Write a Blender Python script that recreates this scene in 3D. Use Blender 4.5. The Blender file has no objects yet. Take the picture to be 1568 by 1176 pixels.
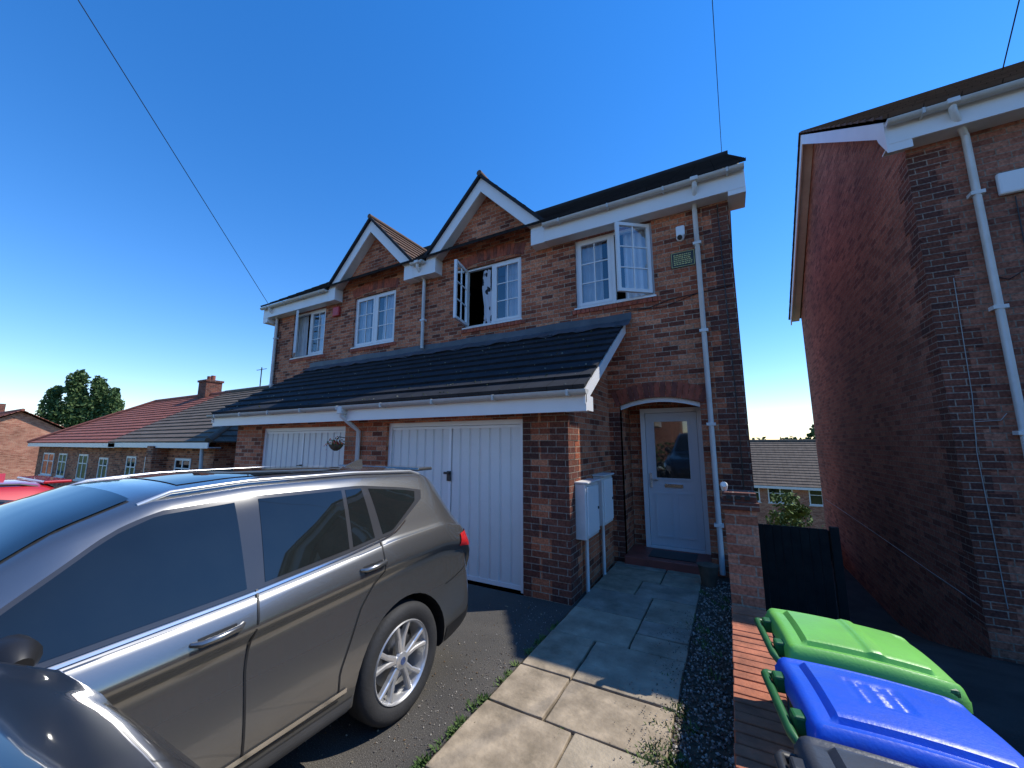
import bpy, math, random
import numpy as np
from mathutils import Vector, Matrix
random.seed(7); rnd=random.Random(11)
C=bpy.context.scene
# ------------------------------------------------------------------ helpers
def link(o,parent=None):
    C.collection.objects.link(o)
    if parent is not None: o.parent=parent
    return o
def empty(name,loc=(0,0,0),rz=0,sc=1):
    o=bpy.data.objects.new(name,None); o.empty_display_size=.2
    o.location=loc; o.rotation_euler=(0,0,rz); o.scale=(sc,sc,sc) if not isinstance(sc,tuple) else sc
    return link(o)
def mesh(name,verts,faces,mat,parent=None,smooth=False,uv=True,mi=None,angle=None):
    me=bpy.data.meshes.new(name); me.from_pydata([tuple(v) for v in verts],[],faces)
    mats=mat if isinstance(mat,(list,tuple)) else [mat]
    for m in mats: me.materials.append(m)
    if mi is not None: me.polygons.foreach_set('material_index',mi)
    if uv:
        ul=me.uv_layers.new(name='UVMap').data
        for p in me.polygons:
            n=p.normal
            t1=Vector((0,0,1)).cross(n)
            if t1.length<1e-3: t1=Vector((1,0,0))
            t1.normalize()
            if abs(t1.x)>abs(t1.y):
                if t1.x<0: t1=-t1
            elif t1.y<0: t1=-t1
            t2=n.cross(t1)
            if t2.z<-1e-6 or (abs(t2.z)<1e-6 and t2.y<0): t2=-t2
            for li in p.loop_indices:
                v=me.vertices[me.loops[li].vertex_index].co
                ul[li].uv=(v.dot(t1),v.dot(t2))
    if smooth: me.polygons.foreach_set('use_smooth',[True]*len(me.polygons))
    me.update()
    o=bpy.data.objects.new(name,me); link(o,parent)
    if smooth and angle:
        try: me.set_sharp_from_angle(angle=math.radians(angle))
        except Exception: pass
    return o
def bxv(x0,x1,y0,y1,z0,z1):
    v=[(x0,y0,z0),(x1,y0,z0),(x1,y1,z0),(x0,y1,z0),(x0,y0,z1),(x1,y0,z1),(x1,y1,z1),(x0,y1,z1)]
    f=[(3,2,1,0),(4,5,6,7),(0,1,5,4),(1,2,6,5),(2,3,7,6),(3,0,4,7)]
    return v,f
def boxes(name,L,mat,parent=None,bevel=0,uv=True):
    V=[];F=[]
    for b in L:
        v,f=bxv(*b); o=len(V); V+=v; F+=[tuple(i+o for i in q) for q in f]
    o=mesh(name,V,F,mat,parent,uv=uv)
    if bevel:
        m=o.modifiers.new('b','BEVEL'); m.width=bevel; m.segments=2; m.limit_method='ANGLE'
    return o
def tube(name,pts,r,mat,parent=None,n=10,smooth=True,caps=True):
    pts=[Vector(p) for p in pts]; V=[];F=[]
    rs=r if isinstance(r,(list,tuple)) else [r]*len(pts)
    prev=None
    for i,p in enumerate(pts):
        d=(pts[min(i+1,len(pts)-1)]-pts[max(i-1,0)]).normalized()
        a=Vector((0,0,1)) if abs(d.z)<.95 else Vector((1,0,0))
        if prev is None: u=d.cross(a).normalized()
        else:
            u=prev-d*prev.dot(d)
            u=u.normalized() if u.length>1e-4 else d.cross(a).normalized()
        prev=u; w=d.cross(u)
        for k in range(n):
            t=2*math.pi*k/n; V.append(p+(u*math.cos(t)+w*math.sin(t))*rs[i])
    for i in range(len(pts)-1):
        for k in range(n):
            a=i*n+k;b=i*n+(k+1)%n; F.append((a,b,b+n,a+n))
    if caps: F.append(tuple(range(n))[::-1]); F.append(tuple(range((len(pts)-1)*n,len(pts)*n)))
    return mesh(name,V,F,mat,parent,smooth=smooth,uv=False,angle=50)
# ------------------------------------------------------------------ materials
def newmat(name):
    m=bpy.data.materials.new(name); m.use_nodes=True; nt=m.node_tree
    return m,nt,nt.nodes['Principled BSDF']
def N(nt,t,**k):
    n=nt.nodes.new(t)
    for a,b in k.items():
        if a in n.inputs: n.inputs[a].default_value=b
        else: setattr(n,a,b)
    return n
def ramp(nt,stops):
    r=nt.nodes.new('ShaderNodeValToRGB'); e=r.color_ramp.elements
    while len(e)<len(stops): e.new(.5)
    for i,(p,c) in enumerate(stops): e[i].position=p; e[i].color=(*c,1)
    return r
def plain(name,col,rough=.5,metal=0,var=.15,scale=6,bump=0,coat=0,spec=.5,bscale=60,detail=5,stain=None):
    m,nt,b=newmat(name); L=nt.links
    tc=N(nt,'ShaderNodeTexCoord'); no=N(nt,'ShaderNodeTexNoise',Scale=scale,Detail=detail)
    L.new(tc.outputs['Object'],no.inputs['Vector'])
    r=ramp(nt,[(.3,tuple(c*(1-var) for c in col)),(.7,tuple(min(1,c*(1+var)) for c in col))])
    L.new(no.outputs[0],r.inputs[0]); outc=r.outputs[0]
    if stain:
        n3=N(nt,'ShaderNodeTexNoise',Scale=stain[0],Detail=8.0,Roughness=.7); L.new(tc.outputs['Object'],n3.inputs['Vector'])
        r3=ramp(nt,[(.42,(0,0,0)),(.68,(1,1,1))]); L.new(n3.outputs[0],r3.inputs[0])
        mx=N(nt,'ShaderNodeMix',data_type='RGBA'); ml=N(nt,'ShaderNodeMath',operation='MULTIPLY'); L.new(r3.outputs[0],ml.inputs[0]); ml.inputs[1].default_value=stain[2]
        L.new(ml.outputs[0],mx.inputs[0]); L.new(outc,mx.inputs[6]); mx.inputs[7].default_value=(*stain[1],1); outc=mx.outputs[2]
    L.new(outc,b.inputs['Base Color'])
    b.inputs['Roughness'].default_value=rough; b.inputs['Metallic'].default_value=metal
    b.inputs['Coat Weight'].default_value=coat; b.inputs['Coat Roughness'].default_value=.05
    b.inputs['Specular IOR Level'].default_value=spec
    if bump:
        n2=N(nt,'ShaderNodeTexNoise',Scale=bscale,Detail=4); L.new(tc.outputs['Object'],n2.inputs['Vector'])
        bp=N(nt,'ShaderNodeBump',Strength=bump,Distance=.01); L.new(n2.outputs[0],bp.inputs['Height']); L.new(bp.outputs[0],b.inputs['Normal'])
    return m
def brick(name,cols,mortar,bw=.215,rh=.072,ms=.006,offset=.5,bump=.6):
    m,nt,b=newmat(name); L=nt.links
    uv=N(nt,'ShaderNodeUVMap')
    bt=N(nt,'ShaderNodeTexBrick'); bt.offset=offset; bt.squash=1
    for k,v in {'Scale':1.0,'Mortar Size':ms,'Mortar Smooth':.3,'Bias':0.0,'Brick Width':bw,'Row Height':rh}.items(): bt.inputs[k].default_value=v
    bt.inputs['Color1'].default_value=(0,0,0,1); bt.inputs['Color2'].default_value=(1,1,1,1); bt.inputs['Mortar'].default_value=(.5,.5,.5,1)
    L.new(uv.outputs[0],bt.inputs['Vector'])
    k=len(cols); r=ramp(nt,[(i/(k-1),c) for i,c in enumerate(cols)])
    L.new(bt.outputs['Color'],r.inputs[0])
    tc=N(nt,'ShaderNodeTexCoord')
    no=N(nt,'ShaderNodeTexNoise',Scale=45.0,Detail=5.0); L.new(tc.outputs['Object'],no.inputs['Vector'])
    n2=N(nt,'ShaderNodeTexNoise',Scale=.9,Detail=3.0); L.new(tc.outputs['Object'],n2.inputs['Vector'])
    mr=N(nt,'ShaderNodeMapRange'); mr.inputs['From Min'].default_value=.25; mr.inputs['From Max'].default_value=.75; mr.inputs['To Min'].default_value=.55; mr.inputs['To Max'].default_value=1.45
    L.new(no.outputs[0],mr.inputs[0])
    m2=N(nt,'ShaderNodeMapRange'); m2.inputs['From Min'].default_value=.3; m2.inputs['From Max'].default_value=.7; m2.inputs['To Min'].default_value=.75; m2.inputs['To Max'].default_value=1.2
    L.new(n2.outputs[0],m2.inputs[0])
    mu=N(nt,'ShaderNodeMath',operation='MULTIPLY'); L.new(mr.outputs[0],mu.inputs[0]); L.new(m2.outputs[0],mu.inputs[1])
    mx=N(nt,'ShaderNodeMix',data_type='RGBA'); L.new(bt.outputs['Fac'],mx.inputs[0]); L.new(r.outputs[0],mx.inputs[6]); mx.inputs[7].default_value=(*mortar,1)
    vm=N(nt,'ShaderNodeVectorMath',operation='SCALE'); L.new(mx.outputs[2],vm.inputs[0]); L.new(mu.outputs[0],vm.inputs['Scale'])
    L.new(vm.outputs[0],b.inputs['Base Color']); b.inputs['Roughness'].default_value=.85
    b.inputs['Specular IOR Level'].default_value=.25
    iv=N(nt,'ShaderNodeMath',operation='MULTIPLY_ADD'); L.new(bt.outputs['Fac'],iv.inputs[0]); iv.inputs[1].default_value=-1; L.new(no.outputs[0],iv.inputs[2])
    bp=N(nt,'ShaderNodeBump',Strength=bump,Distance=.006); L.new(iv.outputs[0],bp.inputs['Height']); L.new(bp.outputs[0],b.inputs['Normal'])
    return m
M_brick=brick('brick_mixed',[(.13,.04,.025),(.37,.105,.052),(.47,.148,.072),(.56,.225,.12)],(.36,.28,.2))
M_brickL=brick('brick_pale',[(.30,.11,.065),(.42,.16,.1),(.48,.21,.13),(.5,.25,.16)],(.34,.26,.2))
M_quoin=brick('brick_dark',[(.08,.033,.026),(.13,.043,.03),(.16,.055,.035),(.2,.07,.045)],(.25,.2,.16))
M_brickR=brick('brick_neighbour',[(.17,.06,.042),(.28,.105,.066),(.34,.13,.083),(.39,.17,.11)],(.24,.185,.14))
M_red=plain('red_brick_soldier',(.36,.085,.045),.8,var=.35,scale=12,bump=.3)
M_redtile=plain('red_quarry_tile',(.28,.07,.05),.5,var=.25,scale=5)
M_white=plain('white_upvc',(.8,.79,.78),.35,var=.03,scale=3)
M_whitep=plain('white_paint_weathered',(.7,.69,.67),.45,var=.08,scale=2.5,stain=(3,(.42,.4,.34),.35))
M_gutter=plain('gutter_plastic',(.6,.59,.56),.4,var=.15,scale=5,stain=(5,(.25,.23,.19),.5))
M_door=plain('door_composite',(.66,.67,.69),.35,var=.03,scale=3)
M_black=plain('black_plastic',(.015,.015,.016),.45,var=.2)
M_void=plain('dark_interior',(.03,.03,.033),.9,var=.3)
M_chrome=plain('chrome',(.75,.75,.75),.15,metal=1,var=.02)
M_alloy=plain('alloy',(.65,.65,.65),.3,metal=.7,var=.03)
M_tyre=plain('tyre_rubber',(.025,.025,.026),.75,var=.25,bump=.2)
M_dark=plain('dark_fence',(.02,.022,.02),.8,var=.3)
M_curtain=plain('curtain_cloth',(.78,.79,.82),.9,var=.1,scale=4)
M_verge_shade=plain('soffit_shade_brown',(.2,.13,.09),.7,var=.2)  # brown base colour paints in the shadow under the canopy verge
M_cable=plain('grey_cable',(.35,.34,.32),.6,var=.2)
M_stone=plain('flagstone',(.4,.33,.235),.85,var=.22,scale=5,bump=.6,bscale=40,stain=(2.3,(.15,.12,.08),.75))
M_stone2=plain('flagstone_grey',(.33,.28,.215),.85,var=.25,scale=4,bump=.6,bscale=50,stain=(3.1,(.13,.11,.075),.75))
M_stone3=plain('flagstone_worn',(.37,.295,.205),.85,var=.25,scale=7,bump=.6,bscale=30,stain=(4,(.16,.125,.08),.8))
M_joint=plain('soil_joint',(.07,.055,.035),.95,var=.4,scale=20,bump=.6)
M_lead=plain('lead_flashing',(.075,.08,.09),.5,var=.3,scale=4)
def asphalt():
    m,nt,b=newmat('asphalt'); L=nt.links; tc=N(nt,'ShaderNodeTexCoord')
    n1=N(nt,'ShaderNodeTexNoise',Scale=160.0,Detail=3.0); n2=N(nt,'ShaderNodeTexNoise',Scale=1.2,Detail=5.0)
    L.new(tc.outputs['Object'],n1.inputs['Vector']); L.new(tc.outputs['Object'],n2.inputs['Vector'])
    r=ramp(nt,[(.3,(.035,.034,.032)),(.6,(.092,.086,.079)),(.78,(.3,.28,.25))]); L.new(n1.outputs[0],r.inputs[0])
    r2=ramp(nt,[(.3,(.7,.7,.7)),(.7,(1.4,1.35,1.26))]); L.new(n2.outputs[0],r2.inputs[0])
    mx=N(nt,'ShaderNodeMix',data_type='RGBA',blend_type='MULTIPLY'); mx.inputs[0].default_value=1
    L.new(r.outputs[0],mx.inputs[6]); L.new(r2.outputs[0],mx.inputs[7]); L.new(mx.outputs[2],b.inputs['Base Color'])
    b.inputs['Roughness'].default_value=.8; b.inputs['Specular IOR Level'].default_value=.3
    bp=N(nt,'ShaderNodeBump',Strength=.7,Distance=.006); L.new(n1.outputs[0],bp.inputs['Height']); L.new(bp.outputs[0],b.inputs['Normal'])
    return m
M_asph=asphalt()
def tile(name,col,w=.3,var=.3):
    m,nt,b=newmat(name); L=nt.links; uv=N(nt,'ShaderNodeUVMap'); tc=N(nt,'ShaderNodeTexCoord')
    bt=N(nt,'ShaderNodeTexBrick'); bt.offset=0
    for k,v in {'Scale':1.0,'Mortar Size':.006,'Mortar Smooth':.5,'Brick Width':w,'Row Height':1000.0}.items(): bt.inputs[k].default_value=v
    mp=N(nt,'ShaderNodeMapping'); mp.inputs['Location'].default_value=(500,300,0)
    L.new(uv.outputs[0],mp.inputs[0]); L.new(mp.outputs[0],bt.inputs['Vector'])
    n=N(nt,'ShaderNodeTexNoise',Scale=3.0,Detail=8.0,Roughness=.7); L.new(tc.outputs['Object'],n.inputs['Vector'])
    r=ramp(nt,[(.3,tuple(c*(1-var) for c in col)),(.7,tuple(c*(1+var) for c in col))]); L.new(n.outputs[0],r.inputs[0])
    mx=N(nt,'ShaderNodeMix',data_type='RGBA'); L.new(bt.outputs['Fac'],mx.inputs[0]); L.new(r.outputs[0],mx.inputs[6]); mx.inputs[7].default_value=tuple(c*.35 for c in col)+(1,)
    L.new(mx.outputs[2],b.inputs['Base Color']); b.inputs['Roughness'].default_value=.8; b.inputs['Specular IOR Level'].default_value=.2
    iv=N(nt,'ShaderNodeMath',operation='MULTIPLY_ADD'); L.new(bt.outputs['Fac'],iv.inputs[0]); iv.inputs[1].default_value=-1; L.new(n.outputs[0],iv.inputs[2])
    bp=N(nt,'ShaderNodeBump',Strength=.5,Distance=.01); L.new(iv.outputs[0],bp.inputs['Height']); L.new(bp.outputs[0],b.inputs['Normal'])
    return m
M_tile=tile('roof_tile_slate',(.024,.026,.031))
M_tileB=tile('roof_tile_brown',(.13,.08,.055))
M_tileR=tile('roof_tile_red',(.28,.1,.07))
M_tileG=tile('roof_tile_greybrown',(.14,.11,.085))
def glass(name,tint=(.82,.85,.87),base=.14):
    m,nt,b=newmat(name); L=nt.links; nt.nodes.remove(b); out=nt.nodes['Material Output']
    tr=N(nt,'ShaderNodeBsdfTransparent'); tr.inputs[0].default_value=(*tint,1)
    gl=N(nt,'ShaderNodeBsdfGlossy'); gl.inputs['Roughness'].default_value=.01; gl.inputs[0].default_value=(.95,.97,1,1)
    fr=N(nt,'ShaderNodeFresnel'); fr.inputs[0].default_value=1.5
    ad=N(nt,'ShaderNodeMath',operation='MULTIPLY_ADD'); L.new(fr.outputs[0],ad.inputs[0]); ad.inputs[1].default_value=1.3; ad.inputs[2].default_value=base-.05; ad.use_clamp=True
    mx=N(nt,'ShaderNodeMixShader'); L.new(ad.outputs[0],mx.inputs[0]); L.new(tr.outputs[0],mx.inputs[1]); L.new(gl.outputs[0],mx.inputs[2]); L.new(mx.outputs[0],out.inputs[0])
    return m
M_glass=glass('window_glass')
M_cglass=plain('car_glass',(.012,.015,.015),.02,var=.1,spec=.8)
M_pillar=plain('pillar_gloss',(.05,.05,.052),.12,var=.05,coat=.5)
def paint(name,col,metal=.6,rough=.35):
    m,nt,b=newmat(name); L=nt.links; tc=N(nt,'ShaderNodeTexCoord')
    n=N(nt,'ShaderNodeTexNoise',Scale=1500.0,Detail=1.0); L.new(tc.outputs['Object'],n.inputs['Vector'])
    r=ramp(nt,[(.3,tuple(c*.85 for c in col)),(.7,tuple(c*1.15 for c in col))]); L.new(n.outputs[0],r.inputs[0])
    # road dust building up low on the body
    sp=N(nt,'ShaderNodeSeparateXYZ'); L.new(tc.outputs['Object'],sp.inputs[0])
    n2=N(nt,'ShaderNodeTexNoise',Scale=5.0,Detail=6.0); L.new(tc.outputs['Object'],n2.inputs['Vector'])
    mr=N(nt,'ShaderNodeMapRange'); mr.inputs['From Min'].default_value=.75; mr.inputs['From Max'].default_value=.25; mr.inputs['To Min'].default_value=0; mr.inputs['To Max'].default_value=.7; L.new(sp.outputs['Z'],mr.inputs[0])
    ml=N(nt,'ShaderNodeMath',operation='MULTIPLY'); L.new(mr.outputs[0],ml.inputs[0]); L.new(n2.outputs[0],ml.inputs[1])
    mx=N(nt,'ShaderNodeMix',data_type='RGBA'); L.new(ml.outputs[0],mx.inputs[0]); L.new(r.outputs[0],mx.inputs[6]); mx.inputs[7].default_value=(.16,.14,.115,1)
    L.new(mx.outputs[2],b.inputs['Base Color'])
    b.inputs['Metallic'].default_value=metal
    ra=N(nt,'ShaderNodeMath',operation='MULTIPLY_ADD'); L.new(ml.outputs[0],ra.inputs[0]); ra.inputs[1].default_value=.6; ra.inputs[2].default_value=rough; L.new(ra.outputs[0],b.inputs['Roughness'])
    b.inputs['Coat Weight'].default_value=1; b.inputs['Coat Roughness'].default_value=.03
    return m
M_silver=paint('paint_grey_metallic',(.24,.24,.235),.82,.27)
M_darkpaint=paint('paint_dark_blue',(.012,.014,.02),.3,.3)
M_redpaint=paint('paint_red',(.5,.02,.025),.1,.4)
M_whitepaint=paint('paint_white',(.7,.7,.7),0,.4)
M_tail=plain('tail_lamp',(.55,.02,.02),.1,var=.2,scale=40,coat=1)
M_lamp=plain('head_lamp',(.5,.52,.55),.1,metal=.6,var=.3,scale=30,coat=1)
def leaf(name,a,b_):
    m,nt,b=newmat(name); L=nt.links; g=N(nt,'ShaderNodeTexCoord'); n=N(nt,'ShaderNodeTexNoise',Scale=1.2,Detail=6.0); L.new(g.outputs['Object'],n.inputs['Vector'])
    r=ramp(nt,[(.35,a),(.65,b_)]); L.new(n.outputs[0],r.inputs[0]); L.new(r.outputs[0],b.inputs['Base Color']); b.inputs['Roughness'].default_value=.7
    b.inputs['Specular IOR Level'].default_value=.2
    return m
M_leaf=leaf('foliage',(.03,.06,.02),(.075,.12,.035))
M_leafL=leaf('foliage_light',(.06,.11,.03),(.14,.2,.06))
M_grass=leaf('grass',(.05,.08,.02),(.1,.13,.04))
M_bark=plain('bark',(.12,.09,.06),.9,var=.4,bump=.6)
# ------------------------------------------------------------------ terrain
def sst(a,b,x):
    t=min(1,max(0,(x-a)/(b-a))); return t*t*(3-2*t)
def tz(x,y):
    z=-1.1*sst(4.2,9,y)-5.2*sst(13,30,y)
    z-=.35*sst(-11,-14,x)*(1-sst(4,9,y))
    r=math.hypot(x,y); z+=sst(90,700,r)*12.5
    return z-.25
xs=[-1500,-900,-500,-300,-200,-140,-100,-70,-50]+list(range(-40,-12,3))+[-11,-9,-7,-5,-3.5,-2,-1,0,1,2,3,4,6,8,11,15,20,26,34,45,60,90,130,200,320,500,900,1500]
ys=[-1500,-700,-350,-180,-100,-60,-40,-28,-20,-14,-10,-7,-5,-3,-1,0,1,2,3,4,5,6,7,8,9,10,12,14,16,18,20,22,24,26,28,30,33,37,42,50,65,90,130,190,280,400,600,900,1500]
V=[(x,y,tz(x,y)) for y in ys for x in xs]; nx=len(xs)
F=[(j*nx+i,j*nx+i+1,(j+1)*nx+i+1,(j+1)*nx+i) for j in range(len(ys)-1) for i in range(nx-1)]
mesh('ground',V,F,M_grass,smooth=True)
def sheet(name,x0,x1,y0,y1,z,mat,n=1):
    return mesh(name,[(x0,y0,z),(x1,y0,z),(x1,y1,z),(x0,y1,z)],[(0,1,2,3)],mat)
sheet('driveway',-12.2,-1.55,-2.6,4.6,0.0,M_asph)
sheet('pavement',-60,60,-5.2,-2.6,-.002,M_stone2)
sheet('road',-60,60,-13,-5.32,-.05,M_asph)
boxes('kerb',[(-60,60,-5.32,-5.2,-.1,.0)],M_stone2)
gx=[.15,.8,1.5,2.3,3.2,4.5,6.5,12]; gy=[-2.6,-1,0,1,2,3]+[3.5+.5*i for i in range(24)]
def yz(y): return -.1-1.0*sst(4.2,9,y)
V=[(x,y,yz(y)) for y in gy for x in gx]; F=[(j*8+i,j*8+i+1,(j+1)*8+i+1,(j+1)*8+i) for j in range(len(gy)-1) for i in range(7)]
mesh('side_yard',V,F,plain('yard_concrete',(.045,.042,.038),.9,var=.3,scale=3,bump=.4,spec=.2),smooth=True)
# ------------------------------------------------------------------ path
PE=-.41
boxes('path_bed',[(-1.545,-.05,-2.6,5.9,-.03,.004)],M_joint)
rr=random.Random(3)
path=empty('flagstone_path')
def slab(a,b,y,y2,mat):
    o=.008; j=lambda s=.009: rr.uniform(-s,s)
    c=[(a+o,y+o),(b-o,y+o),(b-o,y2-o),(a+o,y2-o)]; pts=[]
    for k in range(4):
        p=c[k];q=c[(k+1)%4]
        for t in (0,.25,.5,.75): pts.append((p[0]+(q[0]-p[0])*t+j(.004),p[1]+(q[1]-p[1])*t+j(.004)))
    z=.026+j(.004); n=len(pts); tx,ty=j(.006),j(.006)
    V=[(p[0],p[1],-.02) for p in pts]+[(p[0],p[1],z+tx*(p[0]-a)+ty*(p[1]-y)) for p in pts]
    ob=mesh('flagstone',V,[tuple(range(n,2*n))]+[(k,(k+1)%n,n+(k+1)%n,n+k) for k in range(n)],mat,path)
    m=ob.modifiers.new('b','BEVEL'); m.width=.007; m.segments=2; m.limit_method='ANGLE'
y=-2.5; row=0
while y<5.85:
    l=rr.choice([.42,.6,.48,.62]); y2=min(y+l,5.87); sp=rr.choice([-1.05,-.92,-.85,-1.12])
    slab(-1.53,sp,y,y2,rr.choice([M_stone,M_stone2,M_stone3]))
    if rr.random()<.25 and l>.5:
        ym=y+l*.5; slab(sp,PE,y,ym,rr.choice([M_stone,M_stone3])); slab(sp,PE,ym,y2,rr.choice([M_stone2,M_stone3]))
    else: slab(sp,PE,y,y2,rr.choice([M_stone,M_stone2,M_stone3]))
    y=y2
V=[];F=[];mi=[]
def stone(cx,cy,cz,r,mat):
    o=len(V); q=Matrix.Rotation(rnd.uniform(0,6),3,Vector((rnd.random(),rnd.random(),rnd.random()+.1)).normalized())
    for d in [(1,0,0),(0,1,0),(-1,0,0),(0,-1,0),(0,0,.7),(0,0,-.7)]:
        v=q@(Vector(d)*r*rnd.uniform(.7,1.2)); V.append((cx+v.x,cy+v.y,cz+v.z))
    for f in [(0,1,4),(1,2,4),(2,3,4),(3,0,4),(1,0,5),(2,1,5),(3,2,5),(0,3,5)]: F.append(tuple(i+o for i in f)); mi.append(mat)
for i in range(3600):
    y=rnd.uniform(.6,5.7); x=rnd.uniform(PE,-.08)
    stone(x,y,.010+rnd.uniform(-.004,.008),rnd.uniform(.005,.015),rnd.choice([0,0,1,2,2,1]))
for i in range(900):
    stone(rnd.gauss(-.46,.12),rnd.uniform(1,4.5),.032,rnd.uniform(.003,.007),rnd.choice([0,1,2]))
for i in range(600):
    stone(-1.6-abs(rnd.gauss(0,.25)),rnd.uniform(.8,4.0),.004,rnd.uniform(.003,.007),rnd.choice([0,1,2]))
mesh('gravel',V,F,[plain('gravel_pale',(.42,.38,.32),.8),plain('gravel_grey',(.16,.145,.13),.8),plain('gravel_brown',(.18,.125,.085),.8)],uv=False,mi=mi)
V=[];F=[];mi=[]
for i in range(140): stone(rnd.uniform(-2.6,-1.6),rnd.uniform(1.2,4.05),.004,rnd.uniform(.003,.010),rnd.choice([0,0,1]))
mesh('leaf_litter',V,F,[plain('litter_brown',(.16,.1,.05),.9),plain('litter_pale',(.34,.28,.18),.9)],uv=False,mi=mi)
V=[];F=[]
def blade(x,y,z,h,w,lean):
    a=rnd.uniform(0,6.28); dx,dy=math.cos(a),math.sin(a); o=len(V)
    V.extend([(x-dy*w,y+dx*w,z),(x+dy*w,y-dx*w,z),(x+dx*lean*.5+dy*w*.8,y+dy*lean*.5-dx*w*.8,z+h*.7),(x+dx*lean,y+dy*lean,z+h)]); F.append((o,o+1,o+2,o+3))
def weeds(cx,cy,n,sp,h):
    for i in range(n):
        blade(cx+rnd.gauss(0,sp),cy+rnd.gauss(0,sp),.0,rnd.uniform(.3,1)*h,rnd.uniform(.003,.007),rnd.uniform(.01,.04))
for i in range(70):
    weeds(-1.55+rnd.gauss(0,.01),rnd.uniform(.9,3.7),rnd.randint(4,28),.018,.038)
for i in range(80): weeds(rnd.gauss(-.43,.07),rnd.gauss(2.2,.35),26,.03,.05)
for i in range(16): weeds(rnd.uniform(-.4,-.12),rnd.uniform(2.9,5.4),18,.03,.06)
for i in range(14): weeds(-1.0,rnd.uniform(1.2,4),8,.012,.03)
mesh('weeds',V,F,M_leafL,uv=False)
# ------------------------------------------------------------------ building helpers
def wallY(name,y,u0,u1,z0,z1,ops,mat,parent,reveal=.1,inv=1):
    xs=sorted(set([u0,u1]+[o[0] for o in ops]+[o[1] for o in ops])); zs=sorted(set([z0,z1]+[o[2] for o in ops]+[o[3] for o in ops]))
    V=[];F=[]
    def q(a,b,c,d):
        o=len(V); V.extend([a,b,c,d]); F.append((o,o+1,o+2,o+3))
    for i in range(len(xs)-1):
        for j in range(len(zs)-1):
            cx=(xs[i]+xs[i+1])/2; cz=(zs[j]+zs[j+1])/2
            if any(o[0]<cx<o[1] and o[2]<cz<o[3] for o in ops): continue
            q((xs[i],y,zs[j]),(xs[i+1],y,zs[j]),(xs[i+1],y,zs[j+1]),(xs[i],y,zs[j+1]))
    for (a,b,c,d) in ops:
        r=y+reveal
        q((a,y,c),(a,y,d),(a,r,d),(a,r,c)); q((b,y,d),(b,y,c),(b,r,c),(b,r,d))
        q((a,y,d),(b,y,d),(b,r,d),(a,r,d)); q((b,y,c),(a,y,c),(a,r,c),(b,r,c))
    return mesh(name,V,F,mat,parent)
def roof(name,A,B,Cc,D,mat,parent,course=.3,th=.03):
    A,B,Cc,D=map(Vector,(A,B,Cc,D)); n=(B-A).cross(D-A).normalized()
    if n.z<0: n=-n
    L=((D+Cc)/2-(A+B)/2).length; k=max(1,round(L/course)); V=[];F=[]
    for i in range(k):
        t0=i/k;t1=(i+1)/k
        l0=A.lerp(D,t0);r0=B.lerp(Cc,t0);l1=A.lerp(D,t1);r1=B.lerp(Cc,t1); o=len(V)
        V.extend([l0-n*.012,r0-n*.012,r0+n*th,l0+n*th,r1+n*.003,l1+n*.003])
        F.extend([(o,o+1,o+2,o+3),(o+3,o+2,o+4,o+5),(o,o+3,o+5),(o+1,o+4,o+2)])
    return mesh(name,V,F,mat,parent)
def sash(name,w,h,cols,rows,parent,loc,ang=0,hinge='L',t=.05):
    e=bpy.data.objects.new(name,None); link(e,parent); e.location=loc; e.rotation_euler=(0,0,ang)
    x0=0 if hinge=='L' else -w
    f=.05; L=[(x0,x0+w,-t/2,t/2,0,f),(x0,x0+w,-t/2,t/2,h-f,h),(x0,x0+f,-t/2,t/2,f,h-f),(x0+w-f,x0+w,-t/2,t/2,f,h-f)]
    for c in range(1,cols):
        x=x0+f+(w-2*f)*c/cols; L.append((x-.009,x+.009,-.012,.012,f,h-f))
    for r in range(1,rows):
        z=f+(h-2*f)*r/rows; L.append((x0+f,x0+w-f,-.0105,.0105,z-.009,z+.009))
    boxes('sash_frame',L,M_white,e)
    mesh('glass_pane',[(x0+f,0,f),(x0+w-f,0,f),(x0+w-f,0,h-f),(x0+f,0,h-f)],[(0,1,2,3)],M_glass,e)
    return e
def curtain(x0,x1,z0,z1,y,parent,amp=.03,seed=0):
    n=int((x1-x0)/.012)+2; V=[];F=[];r=random.Random(seed); ph=r.random()*6
    for i in range(n):
        x=x0+(x1-x0)*i/(n-1); d=amp*(math.sin(x*52+ph)+.5*math.sin(x*31+ph*2))
        V+= [(x,y+d,z0),(x,y+d*.6,z1)]
    F=[(2*i,2*i+2,2*i+3,2*i+1) for i in range(n-1)]
    mesh('curtain',V,F,M_curtain,parent,smooth=True,uv=False)
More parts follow.
